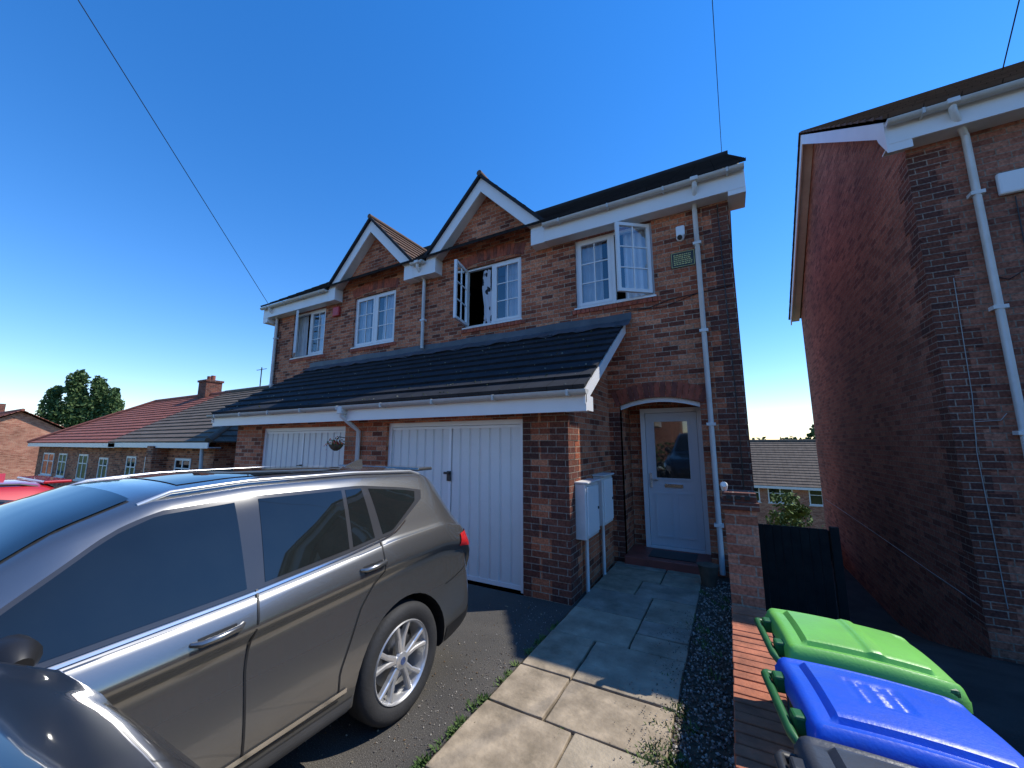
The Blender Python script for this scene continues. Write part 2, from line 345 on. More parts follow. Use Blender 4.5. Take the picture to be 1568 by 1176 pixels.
def window(parent,x0,x1,z0,z1,y,left=0,right=0,cols=2,rows=3,cur=((0,.3),(.7,1)),arch=0,seed=0):
    w=bpy.data.objects.new('window',None); link(w,parent)
    yf=y+.05; t=.055; f=.045
    L=[(x0,x1,yf,yf+.06,z0,z0+f),(x0,x1,yf,yf+.06,z1-f,z1),(x0,x0+f,yf,yf+.06,z0+f,z1-f),(x1-f,x1,yf,yf+.06,z0+f,z1-f)]
    xm=(x0+x1)/2; L.append((xm-.03,xm+.03,yf,yf+.06,z0+f,z1-f))
    L.append((x0-.02,x1+.02,y-.03,yf-.002,z0-.028,z0-.003))
    boxes('window_frame',L,M_white,w)
    h=z1-z0-2*f
    sash('sash_left',xm-.03-x0-f,h,cols,rows,w,(x0+f,yf+(.02 if left==0 else -.02),z0+f),-left,'L')
    sash('sash_right',x1-f-xm-.03,h,cols,rows,w,(x1-f,yf+(.02 if right==0 else -.02),z0+f),right,'R')
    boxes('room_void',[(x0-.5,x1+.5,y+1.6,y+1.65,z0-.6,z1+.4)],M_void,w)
    for i,(a,b) in enumerate(cur): curtain(x0+(x1-x0)*a,x0+(x1-x0)*b,z0+.01,z1,y+.17,w,seed=seed+i)
    if arch:
        n=12; V=[];F=[]
        for i in range(n+1):
            x=x0+(x1-x0)*i/n; zz=z1+arch*(1-((i/n)*2-1)**2); V+=[(x,yf,z1-.01),(x,yf,zz)]
        F=[(2*i,2*i+2,2*i+3,2*i+1) for i in range(n)]; mesh('arched_head',V,F,M_white,w)
    return w
def archbricks(parent,x0,x1,z,rise,y,h=.215,n=None,mat=None):
    W=(x1-x0)+.1; cx=(x0+x1)/2; n=n or int(W/.07); V=[];F=[]
    R=(W*W/4+rise*rise)/(2*rise) if rise>.001 else 1e6; zc=z+rise-R; a=math.asin(min(1,W/2/R)); mi=[]
    r_=random.Random(int(x0*100)%97)
    for i in range(n):
        a0=-a+2*a*i/n+.0035/R*1.3; a1=-a+2*a*(i+1)/n-.0035/R*1.3
        for yy in (y-.006,y+.02):
            for (aa,r) in ((a0,R),(a1,R),(a1,R+h),(a0,R+h)): V.append((cx+math.sin(aa)*r,yy,zc+math.cos(aa)*r))
        o=len(V)-8; F+=[(o,o+1,o+2,o+3),(o,o+4,o+5,o+1),(o+1,o+5,o+6,o+2),(o+2,o+6,o+7,o+3),(o+3,o+7,o+4,o)]
        mi+=[r_.choice([0,0,1])]*5
    mesh('brick_arch',V,F,[mat or M_red,M_red2],parent,mi=mi)
M_red2=plain('red_brick_dark',(.21,.06,.04),.8,var=.35,scale=12,bump=.3)
def archfill(parent,x0,x1,z,rise,y,top,mat):
    n=14; V=[];F=[]
    for i in range(n+1):
        x=x0+(x1-x0)*i/n; zz=z+rise*(1-((i/n)*2-1)**2); V+=[(x,y,zz),(x,y,top)]
    F=[(2*i,2*i+2,2*i+3,2*i+1) for i in range(n)]; mesh('arch_wall',V,F,mat,parent)
def sill(parent,x0,x1,z,y):
    L=[]; x=x0-.06
    while x<x1+.06:
        L.append((x,min(x+.068,x1+.08),y-.02,y+.04,z-.1,z-.032)); x+=.075
    boxes('brick_sill',L,M_red,parent,bevel=.003)
def quoins(parent,x,y,z0,z1,dirx=0,diry=0,mat=None,e=.005,step=.216):
    L=[]; z=z0;i=0
    while z<z1-.02:
        zz=min(z+step,z1)-.006; a=.33 if i%2 else .215; b=.215 if i%2 else .33
        if dirx:
            xx=sorted((x-dirx*e,x+dirx*a)); L.append((xx[0],xx[1],y-e,y+.02,z,zz))
        if diry:
            xx=sorted((x-dirx*e*1.5,x+dirx*.02)); L.append((xx[0],xx[1],y-e*1.5,y+b,z,zz))
        z+=step;i+=1
    boxes('quoins',L,mat or M_quoin,parent)
def gutter(parent,x0,x1,y,z,r=.055,mat=None):
    V=[];F=[];n=8
    for x in (x0,x1):
        for rr_ in (r,r-.006):
            for k in range(n+1):
                t=math.pi+math.pi*k/n; V.append((x,y+math.cos(t)*rr_,z+math.sin(t)*rr_))
    m=n+1
    for k in range(n):
        F.append((k,k+1,2*m+k+1,2*m+k)); F.append((m+k+1,m+k,3*m+k,3*m+k+1))
    F.append(tuple(range(0,m))+()); F.append(tuple(range(2*m,3*m))[::-1])
    F.append((0,2*m,3*m,m)); F.append((n,m+n,3*m+n,2*m+n))
    mesh('gutter',V,F,mat or M_gutter,parent,smooth=True,uv=False,angle=40)
    k=int((x1-x0)/.9); 
    boxes('gutter_brackets',[(x0+.3+i*(x1-x0-.5)/max(1,k)-.012,x0+.3+i*(x1-x0-.5)/max(1,k)+.012,y-r-.006,y+r,z-r-.006,z+.004) for i in range(k+1)],mat or M_gutter,parent)
def downpipe(parent,x,yw,ztop,zbot,ygut,xg=None,r=.034):
    xg=x if xg is None else xg
    tube('downpipe',[(xg,ygut,ztop),(xg,ygut,ztop-.1),(xg+(x-xg)*.5,(ygut+yw)/2,ztop-.2),(x,yw,ztop-.3),(x,yw,zbot)],r,M_whitep,parent)
    L=[];z=zbot+.6
    while z<ztop-.4: L.append((x-.055,x+.055,yw-.036,yw+.06,z-.02,z+.02)); z+=1.3
    if L: boxes('pipe_clips',L,M_whitep,parent)
    boxes('pipe_hopper',[(xg-.05,xg+.05,ygut-.06,ygut+.05,ztop-.03,ztop+.03)],M_whitep,parent,bevel=.008)
# ------------------------------------------------------------------ semi detached house
H=empty('semi_detached_house')
YF=5.9; XL=-10.9; XR=.23
W1=(-2.06,-.81,3.91,5.12); W2=(-4.36,-3.09,3.91,5.13); W3=(-7.6,-6.25,3.91,5.13); W4=(-10.0,-8.68,3.91,5.12)
DO=(-1.41,-.31,0.0,2.37)
wallY('front_wall',YF,XL,XR,-2.5,5.2,[W1,W2,W3,W4,DO],M_brick,H,reveal=.1)
mesh('side_wall_right',[(XR,YF,-2.5),(XR,13.5,-2.5),(XR,13.5,5.3),(XR,9.7,8.3),(XR,YF,5.5)],[(0,1,2,3,4)],M_brick,H)
mesh('side_wall_left',[(XL,YF,-2.5),(XL,13.5,-2.5),(XL,13.5,5.3),(XL,9.7,8.3),(XL,YF,5.5)],[(0,1,2,3,4)],M_brick,H)
mesh('back_wall',[(XL,13.5,-2.5),(XR,13.5,-2.5),(XR,13.5,5.3),(XL,13.5,5.3)],[(0,1,2,3)],M_brick,H)
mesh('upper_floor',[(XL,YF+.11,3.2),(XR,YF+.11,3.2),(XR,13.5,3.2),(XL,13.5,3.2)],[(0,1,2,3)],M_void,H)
for w in (W1,W4): archbricks(H,w[0],w[1],w[3]-.001,.004,YF,h=.1)
sill(H,*W1[:2],W1[2],YF); sill(H,*W2[:2],W2[2],YF); sill(H,*W3[:2],W3[2],YF); sill(H,*W4[:2],W4[2],YF)
for w in (W2,W3): archbricks(H,w[0],w[1],w[3],.09,YF-.002)
window(H,*W1,YF,left=0,right=math.radians(38),cur=((.0,.34),(.62,.95)),seed=1)
window(H,*W2,YF,left=math.radians(78),right=0,cur=((.66,1),),arch=.09,seed=5)
window(H,*W3,YF,left=0,right=0,cur=((0,.3),(.62,1)),arch=.09,seed=9)
window(H,*W4,YF,left=math.radians(30),right=0,cur=((0,.25),(.6,1)),seed=12)
V=[];F=[]
for i in range(9):
    for j in range(7):
        V.append((-3.98+.28*i/8*(1-.35*j/6)+.03*math.sin(j*1.1),YF+.1+.03*math.sin(i*2.2),3.95+1.1*j/6))
F=[(j+7*i,j+7*(i+1),j+1+7*(i+1),j+1+7*i) for i in range(8) for j in range(6)]
def spotted():
    m,nt,b=newmat('spotted_cloth'); L=nt.links; tc=N(nt,'ShaderNodeTexCoord'); vo=N(nt,'ShaderNodeTexVoronoi',Scale=7.0); L.new(tc.outputs['Object'],vo.inputs['Vector'])
    r=ramp(nt,[(.38,(.03,.03,.035)),(.42,(.7,.7,.72))]); L.new(vo.outputs['Distance'],r.inputs[0]); L.new(r.outputs[0],b.inputs['Base Color']); b.inputs['Roughness'].default_value=.9; return m
mesh('patterned_curtain',V,F,spotted(),H,smooth=True)
def gable(cx,half,pk,zb):
    yb=5.68
    k=(pk-zb)/half
    mesh('gable_wall',[(cx-half+.1,YF-.002,5.18),(cx+half-.1,YF-.002,5.18),(cx+half-.1,YF-.002,zb),(cx,YF-.002,pk-.1),(cx-half+.1,YF-.002,zb)],[(0,1,2,3,4)],M_brick,H)
    for s in (-1,1):
        e=(cx+s*(half+.05),zb-.05*k-.0); a=(cx,pk)
        d=.2*math.sqrt(1+k*k)
        V=[(a[0],yb,a[1]),(e[0],yb,e[1]),(e[0],yb,e[1]-d),(a[0],yb,a[1]-d)]; V2=[(v[0],yb+.03,v[2]) for v in V]
        F=[(0,1,2,3),(4,7,6,5),(0,4,5,1),(1,5,6,2),(2,6,7,3)]
        if s<0: F=[f[::-1] for f in F]
        mesh('barge_board',V+V2,F,M_white,H)
        V=[(a[0],yb+.03,a[1]-d+.02),(e[0],yb+.03,e[1]-d+.02),(e[0],YF,e[1]-d+.02),(a[0],YF,a[1]-d+.02)]
        mesh('verge_soffit',V,[(0,1,2,3)],M_whitep,H)
        xx=sorted((cx+s*(half-.2),cx+s*(half+.06)))
        boxes('kneeler_box',[(xx[0],xx[1],yb-.004,YF-.004,5.12,zb-.1)],M_white,H)
        g=.05
        A=(cx+s*(half+.09),yb-.05,zb-.09*k+g);Bk=(cx+s*(half+.09),7.7,zb-.09*k+g)
        T0=(cx,yb-.05,pk+g);T1=(cx,7.6,pk+g)
        roof('gable_roof',A,Bk,T1,T0,M_tileB,H,th=.028)
        V=[(A[0],yb-.055,A[2]-.045),(cx,yb-.055,pk+g-.045),(cx,yb-.055,pk+g+.03),(A[0],yb-.055,A[2]+.03)]
        V+= [(v[0],yb+.01,v[2]) for v in V]
        mesh('verge_edge',V,[(0,1,2,3),(4,7,6,5),(3,2,6,7),(0,4,5,1),(0,3,7,4)],M_tile,H)
    tube('ridge_tiles',[(cx,yb-.07,pk+.075),(cx,7.6,pk+.075)],.055,M_tileB,H,n=10)
gable(-3.86,1.28,6.82,5.52); gable(-6.93,1.33,6.85,5.50)
def eaves(x0,x1):
    boxes('fascia',[(x0,x1,5.68,5.705,5.13,5.42)],M_white,H)
    boxes('soffit',[(x0,x1,5.706,YF+.02,5.13,5.15)],M_whitep,H)
    gutter(H,x0,x1,5.615,5.41)
eaves(-2.52,.45); eaves(-11.12,-8.33); eaves(-5.54,-5.2)
boxes('box_end',[(.24,.452,5.684,6.1,5.06,5.36)],M_white,H); boxes('box_end',[(-11.12,-10.91,5.684,6.15,5.0,5.36)],M_white,H)
roof('main_roof_front',(-11.15,5.6,5.46),(.48,5.6,5.46),(.48,9.7,8.47),(-11.15,9.7,8.47),M_tile,H)
roof('main_roof_back',(-11.15,13.9,5.39),(.48,13.9,5.39),(.48,9.7,8.47),(-11.15,9.7,8.47),M_tile,H)
tube('ridge_tiles',[(-11.15,9.7,8.5),(.48,9.7,8.5)],.09,M_tile,H)
for s,xe,xw in ((1,.45,XR),(-1,-11.12,XL)):
    for (ya,za,yb,zb) in ((5.69,5.46,9.7,8.4),(13.8,5.4,9.7,8.4)):
        a,b=sorted((xe-.025*s,xe)); 
        V=[(a,ya,za),(b,ya,za),(b,yb,zb),(a,yb,zb),(a,ya,za-.22),(b,ya,za-.22),(b,yb,zb-.22),(a,yb,zb-.22)]
        mesh('verge_board',V,[(0,1,2,3),(4,7,6,5),(0,4,5,1),(1,5,6,2),(2,6,7,3),(3,7,4,0)],M_whitep,H)
        mesh('verge_soffit',[(xw,ya,za-.12),(xe,ya,za-.12),(xe,yb,zb-.12),(xw,yb,zb-.12)],[(0,1,2,3)],M_whitep,H)
quoins(H,XR,YF,0,5.1,-1,1)
quoins(H,XL,YF,0,5.1,1,-0)
downpipe(H,-.19,5.84,5.4,.05,5.615,-.16)
downpipe(H,-5.37,5.84,5.4,3.62,5.615)
downpipe(H,-10.72,5.84,5.4,.05,5.615)
# garage block
YG=4.13; G1=(-4.43,-2.15,0.0,1.99); G2=(-7.72,-5.35,0.0,1.97)
wallY('garage_front',YG,-8.6,-1.58,-.3,2.25,[G1,G2],M_brick,H,reveal=.12)
mesh('garage_side',[(-1.58,YG,-.3),(-1.58,YF,-.3),(-1.58,YF,3.3),(-1.58,YG,2.2)],[(0,1,2,3)],M_brick,H)
mesh('garage_side_left',[(-8.6,YG,-.3),(-8.6,YF,-.3),(-8.6,YF,3.3),(-8.6,YG,2.2)],[(0,1,2,3)],M_brick,H)
quoins(H,-1.58,YG,0,2.1,-1,1)
L=[];z=0;i=0
while z<1.95:
    w=.2 if i%2 else .1
    L.append((-2.15,-2.15+w,YG-.005,YG+.02,z,z+.21)); z+=.216;i+=1
boxes('quoins',L,M_quoin,H)
M_gdoor=plain('garage_door_white',(.74,.73,.71),.4,var=.06,scale=1.5,stain=(1.5,(.5,.48,.43),.35))
def garage_door(g):
    x0,x1,z0,z1=g
    d=bpy.data.objects.new('garage_door',None); link(d,H)
    boxes('door_frame',[(x0,x0+.06,YG+.05,YG+.11,z0,z1),(x1-.06,x1,YG+.05,YG+.11,z0,z1),(x0+.06,x1-.06,YG+.05,YG+.11,z1-.06,z1)],M_white,d)
    n=14; V=[];a=x0+.065;b=x1-.065;prof=[]
    w=(b-a)/n
    for i in range(n):
        X=a+i*w; prof+= [(X,0),(X+.012,.016),(X+.03,.016),(X+.042,0)]
    prof.append((b,0)); y=YG+.07
    V=[(p[0],y+p[1],z0+.02) for p in prof]+[(p[0],y+p[1],z1-.065) for p in prof]; m=len(prof)
    mesh('door_panel',V,[(i,i+1,m+i+1,m+i) for i in range(m-1)],M_gdoor,d,uv=False)
    xm=(x0+x1)/2
    boxes('door_rail',[(a,b,y-.008,y+.02,z0+.02,z0+.07),(a,b,y-.008,y+.02,z1-.1,z1-.065),(xm-.02,xm+.02,y-.006,y+.005,z0+.07,z1-.1)],M_white,d)
    boxes('door_handle',[(xm-.03,xm+.03,y-.03,y-.007,1.2,1.33),(xm-.07,xm+.02,y-.05,y-.03,1.29,1.32)],M_black,d,bevel=.005)
garage_door(G1); garage_door(G2)
cx0,cx1=-9.05,-1.27
roof('canopy_roof',(cx0,3.84,2.28),(cx1,3.84,2.28),(cx1,YF,3.55),(cx0,YF,3.55),M_tile,H,course=.27,th=.034)
V=[];F=[];mi=[]
for i in range(420):
    t=rnd.random(); k=rnd.randint(0,8)/9; tt=k+rnd.uniform(-.005,.03) if rnd.random()<.7 else t
    stone(rnd.uniform(cx0+.1,cx1-.1),3.84+2.06*tt,2.28+1.27*tt+.035,rnd.uniform(.006,.02),rnd.choice([0,0,1]))
mesh('roof_moss',V,F,[plain('moss',(.05,.06,.03),.95,var=.4),plain('lichen',(.2,.2,.15),.9)],H,uv=False,mi=mi)
boxes('canopy_fascia',[(cx0,cx1,3.87,3.895,2.03,2.24)],M_white,H)
boxes('canopy_soffit',[(cx0,cx1-.026,3.896,YG+.02,2.05,2.07)],M_whitep,H)
boxes('canopy_box_end',[(cx1-.3,cx1-.003,3.897,4.12,2.04,2.2)],M_white,H)
gutter(H,cx0-.03,cx1+.03,3.815,2.25)
for xe in (cx1,cx0+.025):
    V=[(xe-.025,3.85,2.25),(xe,3.85,2.25),(xe,YF,3.53),(xe-.025,YF,3.53),(xe-.025,3.85,2.1),(xe,3.85,2.1),(xe,YF,3.38),(xe-.025,YF,3.38)]
    mesh('canopy_verge',V,[(0,1,2,3),(4,7,6,5),(0,4,5,1),(1,5,6,2),(2,6,7,3),(3,7,4,0)],M_white,H)
mesh('canopy_verge_soffit',[(-1.6,3.9,2.17),(cx1-.02,3.9,2.17),(cx1-.02,YF,3.41),(-1.6,YF,3.41)],[(0,1,2,3)],M_verge_shade,H)
V=[];F=[];n=90
for i in range(n+1):
    x=cx0-.1+(cx1-cx0+.2)*i/n; r=math.sin(i*.9)*.012+rnd.uniform(-.01,.01)
    V+=[(x,YF-.012,3.70+.01*math.sin(i*.35)),(x,YF-.02,3.585+rnd.uniform(-.006,.006)),(x,YF-.27,3.43+r)]
for i in range(n): F+=[(3*i,3*i+1,3*i+4,3*i+3),(3*i+1,3*i+2,3*i+5,3*i+4)]
mesh('lead_flashing',V,F,M_lead,H,uv=False)
tube('downpipe',[(-5.05,3.815,2.2),(-5.05,3.815,2.1),(-5.0,3.95,1.98),(-4.98,4.08,1.88),(-4.98,4.08,.05)],.034,M_whitep,H)
boxes('pipe_hopper',[(-5.1,-5.0,3.76,3.87,2.13,2.24)],M_whitep,H,bevel=.008)
# entrance recess
yr=6.5
for nm,v in (('porch_left',[(-1.41,YF,-.1),(-1.41,yr,-.1),(-1.41,yr,2.5),(-1.41,YF,2.5)]),('porch_right',[(-.31,YF,-.1),(-.31,yr,-.1),(-.31,yr,2.5),(-.31,YF,2.5)])):
    mesh(nm,v,[(0,1,2,3)],M_brick,H)
mesh('porch_back',[(-1.41,yr+.02,-.1),(-.31,yr+.02,-.1),(-.31,yr+.02,2.5),(-1.41,yr+.02,2.5)],[(0,1,2,3)],M_brick,H)
mesh('porch_ceiling',[(-1.41,YF+.02,2.395),(-.31,YF+.02,2.395),(-.31,yr,2.395),(-1.41,yr,2.395)],[(0,1,2,3)],M_whitep,H)
boxes('porch_step',[(-1.405,-.315,5.78,yr,-.02,.13)],M_redtile,H,bevel=.01)
archfill(H,DO[0],DO[1],2.26,.1,YF-.001,2.372,M_brick); archbricks(H,DO[0],DO[1],2.25,.115,YF-.003,h=.215,n=17)
n=14;V=[]
for i in range(n+1):
    x=DO[0]+(DO[1]-DO[0])*i/n; zz=2.25+.1*(1-((i/n)*2-1)**2); V+=[(x,YF+.05,zz-.055),(x,YF+.05,zz+.01)]
mesh('arch_trim',V,[(2*i,2*i+2,2*i+3,2*i+1) for i in range(n)],M_white,H)
L=[]
for i in range(11):
    z=i*.216; w=.22 if i%2 else .11
    L.append((-1.41-w,-1.41,YF-.005,YF+.02,z,z+.21))
boxes('quoins',[b for b in L if b[5]<2.25],M_quoin,H)
D=bpy.data.objects.new('front_door',None); link(D,H)
dx0,dx1=-1.22,-.33; z0=.13; yd=yr-.06
boxes('door_frame',[(dx0,dx0+.07,yd-.02,yd+.06,z0,2.24),(dx1-.07,dx1,yd-.02,yd+.06,z0,2.24),(dx0+.07,dx1-.07,yd-.02,yd+.06,2.17,2.24),(dx0+.07,dx1-.07,yd-.03,yd+.06,z0,z0+.04)],M_white,D,bevel=.004)
a,b=dx0+.075,dx1-.075
gx0,gx1,gz0,gz1=a+.13,b-.13,1.17,2.03
boxes('door_leaf',[(a,gx0,yd,yd+.045,z0+.045,2.165),(gx1,b,yd,yd+.045,z0+.045,2.165),(gx0,gx1,yd,yd+.045,z0+.045,gz0),(gx0,gx1,yd,yd+.045,gz1,2.165)],M_door,D)
boxes('door_moulding',[(gx0-.03,gx1+.03,yd-.012,yd-.001,gz0-.03,gz0),(gx0-.03,gx1+.03,yd-.012,yd-.001,gz1,gz1+.03),(gx0-.03,gx0,yd-.012,yd-.001,gz0,gz1),(gx1,gx1+.03,yd-.012,yd-.001,gz0,gz1)]+
  [q for (pa,pb) in ((a+.09,(a+b)/2-.03),((a+b)/2+.03,b-.09)) for q in ((pa,pb,yd-.012,yd-.001,.3,.322),(pa,pb,yd-.012,yd-.001,.93,.952),(pa,pa+.022,yd-.012,yd-.001,.322,.93),(pb-.022,pb,yd-.012,yd-.001,.322,.93))],M_door,D)
boxes('door_glass',[(gx0,gx1,yd+.012,yd+.02,gz0,gz1)],plain('door_glass_dark',(.02,.025,.025),.02,spec=1,coat=1),D)
boxes('letterbox',[((a+b)/2-.13,(a+b)/2+.13,yd-.016,yd-.001,1.03,1.09)],M_chrome,D,bevel=.004)
boxes('door_handle',[(a+.03,a+.065,yd-.02,yd-.001,1.02,1.24),(a+.035,a+.15,yd-.055,yd-.035,1.13,1.15),(a+.04,a+.055,yd-.036,yd-.019,1.133,1.147)],M_chrome,D,bevel=.003)
boxes('door_mat',[(-1.1,-.5,5.9,6.3,.131,.142)],M_black,H)
for i,(ya,yb,dz) in enumerate(((4.3,4.78,0),(4.98,5.44,.03))):
    mb=empty('meter_box')
    boxes('cabinet',[(-1.578,-1.45,ya,yb,.63+dz,1.24+dz)],M_whitep,mb,bevel=.012)
    boxes('cabinet_door',[(-1.449,-1.432,ya+.035,yb-.035,.67+dz,1.2+dz)],M_white,mb,bevel=.006)
    boxes('cabinet_lock',[(-1.431,-1.422,yb-.09,yb-.06,.92+dz,.95+dz)],M_black,mb)
    boxes('lid',[(-1.578,-1.415,ya-.012,yb+.012,1.242+dz,1.262+dz)],M_whitep,mb,bevel=.006)
    tube('conduit',[(-1.53,(ya+yb)/2,.64),(-1.53,(ya+yb)/2,.0)],.022,M_whitep,mb)
sc=empty('security_camera')
boxes('base',[(-.46,-.34,5.82,5.9,4.72,4.88)],M_white,sc,bevel=.015)
tube('camera_body',[(-.4,5.84,4.72),(-.4,5.78,4.66),(-.4,5.68,4.62)],[.035,.055,.05],M_white,sc)
tube('lens',[(-.4,5.682,4.621),(-.4,5.66,4.612)],.035,M_black,sc)
sg=empty('wall_sign')
boxes('plate',[(-.56,-.23,5.885,5.897,4.26,4.5)],plain('sign_black',(.03,.03,.025),.4),sg)
L=[(-.55,-.24,5.881,5.886,4.487,4.493),(-.55,-.24,5.881,5.886,4.267,4.273),(-.55,-.543,5.881,5.886,4.273,4.487),(-.247,-.24,5.881,5.886,4.273,4.487)]
rr=random.Random(5)
for r in range(6):
    x=-.52
    while x<-.29:
        w=rr.uniform(.012,.035); L.append((x,x+w,5.881,5.886,4.3+r*.029,4.315+r*.029)); x+=w+.008
boxes('lettering',L,plain('sign_yellow',(.55,.5,.18),.5),sg)
al=empty('alarm_box'); boxes('casing',[(-8.33,-8.1,5.83,5.898,4.78,5.02)],plain('alarm_red',(.5,.03,.03),.4),al,bevel=.02)
tube('wall_cable',[(-1.25,5.885,3.75),(-.9,5.885,3.72),(-.6,5.885,3.80),(-.22,5.885,3.82),(.2,5.885,3.86)],.006,M_black,H,n=5)
tube('wall_cable',[(-1.3,5.885,3.72),(-.7,5.885,3.70),(-.2,5.885,3.83)],.005,M_black,H,n=5)
tube('wall_cable',[(.1,5.885,5.1),(.11,5.885,3.9),(.13,5.885,2),(.12,5.885,.3)],.005,M_black,H,n=5)
hb=empty('hanging_basket',(-5.3,3.98,1.66),0,.8)
tube('bracket',[(0,.14,.15),(0,.0,.17),(0,-.05,.1)],.008,M_black,hb,n=5)
tube('bowl',[(0,-.05,-.1),(0,-.05,-.06),(0,-.05,0),(0,-.05,.02)],[.03,.09,.13,.13],M_bark,hb)
V=[];F=[];mi=[]
for i in range(260):
    p=Vector((rnd.gauss(0,.07),-.05+rnd.gauss(0,.07),.04+rnd.gauss(0,.045))); u=Vector([rnd.uniform(-1,1) for _ in range(3)]).normalized()*.018; w=u.cross(Vector([rnd.uniform(-1,1) for _ in range(3)])).normalized()*.014; o=len(V)
    V+=[p-u,p-w,p+u,p+w]; F.append((o,o+1,o+2,o+3)); mi.append(rnd.choice([0,0,1,2]))
mesh('flowers',V,F,[M_leafL,plain('petal_orange',(.7,.2,.03)),plain('petal_red',(.6,.03,.03))],hb,uv=False,mi=mi)
fp=empty('flower_pot'); tube('pot',[(-.33,5.45,.02),(-.33,5.45,.22),(-.33,5.45,.25)],[.08,.11,.12],M_bark,fp,n=16)
# ------------------------------------------------------------------ right neighbour house
R=empty('brick_house'); RX=2.1; RE=11.5
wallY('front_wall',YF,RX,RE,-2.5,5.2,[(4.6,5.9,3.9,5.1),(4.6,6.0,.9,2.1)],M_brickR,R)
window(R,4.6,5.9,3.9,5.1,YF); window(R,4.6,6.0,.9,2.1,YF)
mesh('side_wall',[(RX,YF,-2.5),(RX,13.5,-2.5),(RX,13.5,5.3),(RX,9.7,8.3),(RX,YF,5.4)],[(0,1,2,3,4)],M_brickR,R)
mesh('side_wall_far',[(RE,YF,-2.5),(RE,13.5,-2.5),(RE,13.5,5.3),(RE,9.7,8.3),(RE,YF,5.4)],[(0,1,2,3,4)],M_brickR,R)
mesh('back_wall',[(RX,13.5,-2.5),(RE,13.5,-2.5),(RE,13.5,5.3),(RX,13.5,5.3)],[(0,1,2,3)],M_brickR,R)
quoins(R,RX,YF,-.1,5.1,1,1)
boxes('fascia',[(RX-.2,RE+.2,5.68,5.705,5.16,5.42)],M_white,R); boxes('soffit',[(RX-.2,RE+.2,5.706,YF+.02,5.16,5.18)],M_whitep,R)
gutter(R,RX-.22,RE+.2,5.615,5.41)
V=[(RX-.222,5.684,5.06),(RX-.222,5.684,5.4),(RX-.222,6.0,5.6),(RX-.222,5.9,5.35),(RX-.004,5.684,5.06),(RX-.004,5.684,5.4),(RX-.004,6.0,5.6),(RX-.004,5.9,5.35)]
mesh('box_end',V,[(0,1,2,3),(4,7,6,5),(0,4,5,1),(0,3,7,4),(3,2,6,7)],M_white,R)
roof('roof_front',(RX-.25,5.6,5.46),(RE+.25,5.6,5.46),(RE+.25,9.7,8.47),(RX-.25,9.7,8.47),M_tileB,R)
roof('roof_back',(RX-.25,13.9,5.39),(RE+.25,13.9,5.39),(RE+.25,9.7,8.47),(RX-.25,9.7,8.47),M_tileB,R)
for (ya,za,yb,zb) in ((5.69,5.46,9.7,8.4),(13.8,5.4,9.7,8.4)):
    a,b=RX-.22,RX-.195
    V=[(a,ya,za),(b,ya,za),(b,yb,zb),(a,yb,zb),(a,ya,za-.22),(b,ya,za-.22),(b,yb,zb-.22),(a,yb,zb-.22)]
    mesh('verge_board',V,[(0,1,2,3),(4,7,6,5),(0,4,5,1),(1,5,6,2),(2,6,7,3),(3,7,4,0)],M_white,R)
    mesh('verge_soffit',[(RX,ya,za-.12),(b,ya,za-.12),(b,yb,zb-.12),(RX,yb,zb-.12)],[(0,1,2,3)],M_whitep,R)
downpipe(R,2.57,5.84,5.4,-.1,5.615,2.42)
boxes('alarm_casing',[(2.74,2.96,5.84,5.898,4.33,4.58)],M_white,R,bevel=.02)
tube('wall_cable',[(2.095,5.95,.08),(2.093,7,.1),(2.09,9,.16),(2.09,13,.25)],.005,M_cable,R,n=5)
tube('wall_cable',[(2.45,5.89,3.5),(2.3,5.89,3.5),(2.28,5.89,2.2),(2.24,5.89,1.6),(2.26,5.89,.1)],.004,M_cable,R,n=5)
tube('wall_cable',[(2.5,5.89,2.0),(2.45,5.89,1.93),(2.26,5.89,1.92)],.004,M_cable,R,n=5)
tube('wall_cable',[(2.86,5.89,4.3),(2.85,5.89,3.5),(2.7,5.89,3.4),(2.6,5.89,3.45)],.005,M_black,R,n=5)
fc=empty('fence')
L=[(.24+i*.125,.24+i*.125+.118,12.4,12.425,-1.5,-.42+.0*i) for i in range(15)]
boxes('fence_boards',L,M_dark,fc); boxes('fence_rails',[(.24,2.09,12.43,12.48,-.7,-.62)],M_dark,fc)
g=empty('garden_gate')
boxes('gate_boards',[(.26+i*.11,.26+i*.11+.105,7.2,7.225,-.85,.48) for i in range(8)],M_dark,g); boxes('gate_post',[(1.16,1.26,7.17,7.26,-1.1,.52)],M_dark,g)
# ------------------------------------------------------------------ low brick wall + pier
bw=empty('brick_wall')
V_,F_=bxv(-.065,.145,.75,3.53,-.2,.43); mesh('wall_body',V_,F_,M_brick,bw)
L=[];y=.75;rr=random.Random(8)
while y<3.5: L.append((-.07+rr.uniform(-.003,.003),.15+rr.uniform(-.003,.003),y,y+.064,.436,.5+rr.uniform(-.003,.002))); y+=.073
boxes('coping_bricks',L,plain('coping_brick',(.42,.14,.07),.8,var=.35,scale=9,bump=.4,stain=(6,(.17,.065,.04),.5)),bw,bevel=.005)
boxes('coping_mortar',[(-.066,.146,.75,3.53,.43,.488)],plain('mortar',(.2,.17,.14),.9),bw)
V_,F_=bxv(-.07,.146,3.535,3.75,-.2,1.19); mesh('pier',V_,F_,M_brickL,bw)
boxes('pier_cap',[(-.09,.166,3.515,3.77,1.19,1.25),(-.075,.151,3.53,3.755,1.25,1.32)],M_quoin,bw,bevel=.004)
boxes('air_holes',[(-.05+i*.062,-.015+i*.062,3.52,3.54,1.268,1.3) for i in range(3)],M_black,bw,bevel=.003)
V_,F_=bxv(-.02,.1,3.75,5.9,-1,.3); mesh('wall_rear',V_,F_,M_brick,bw)
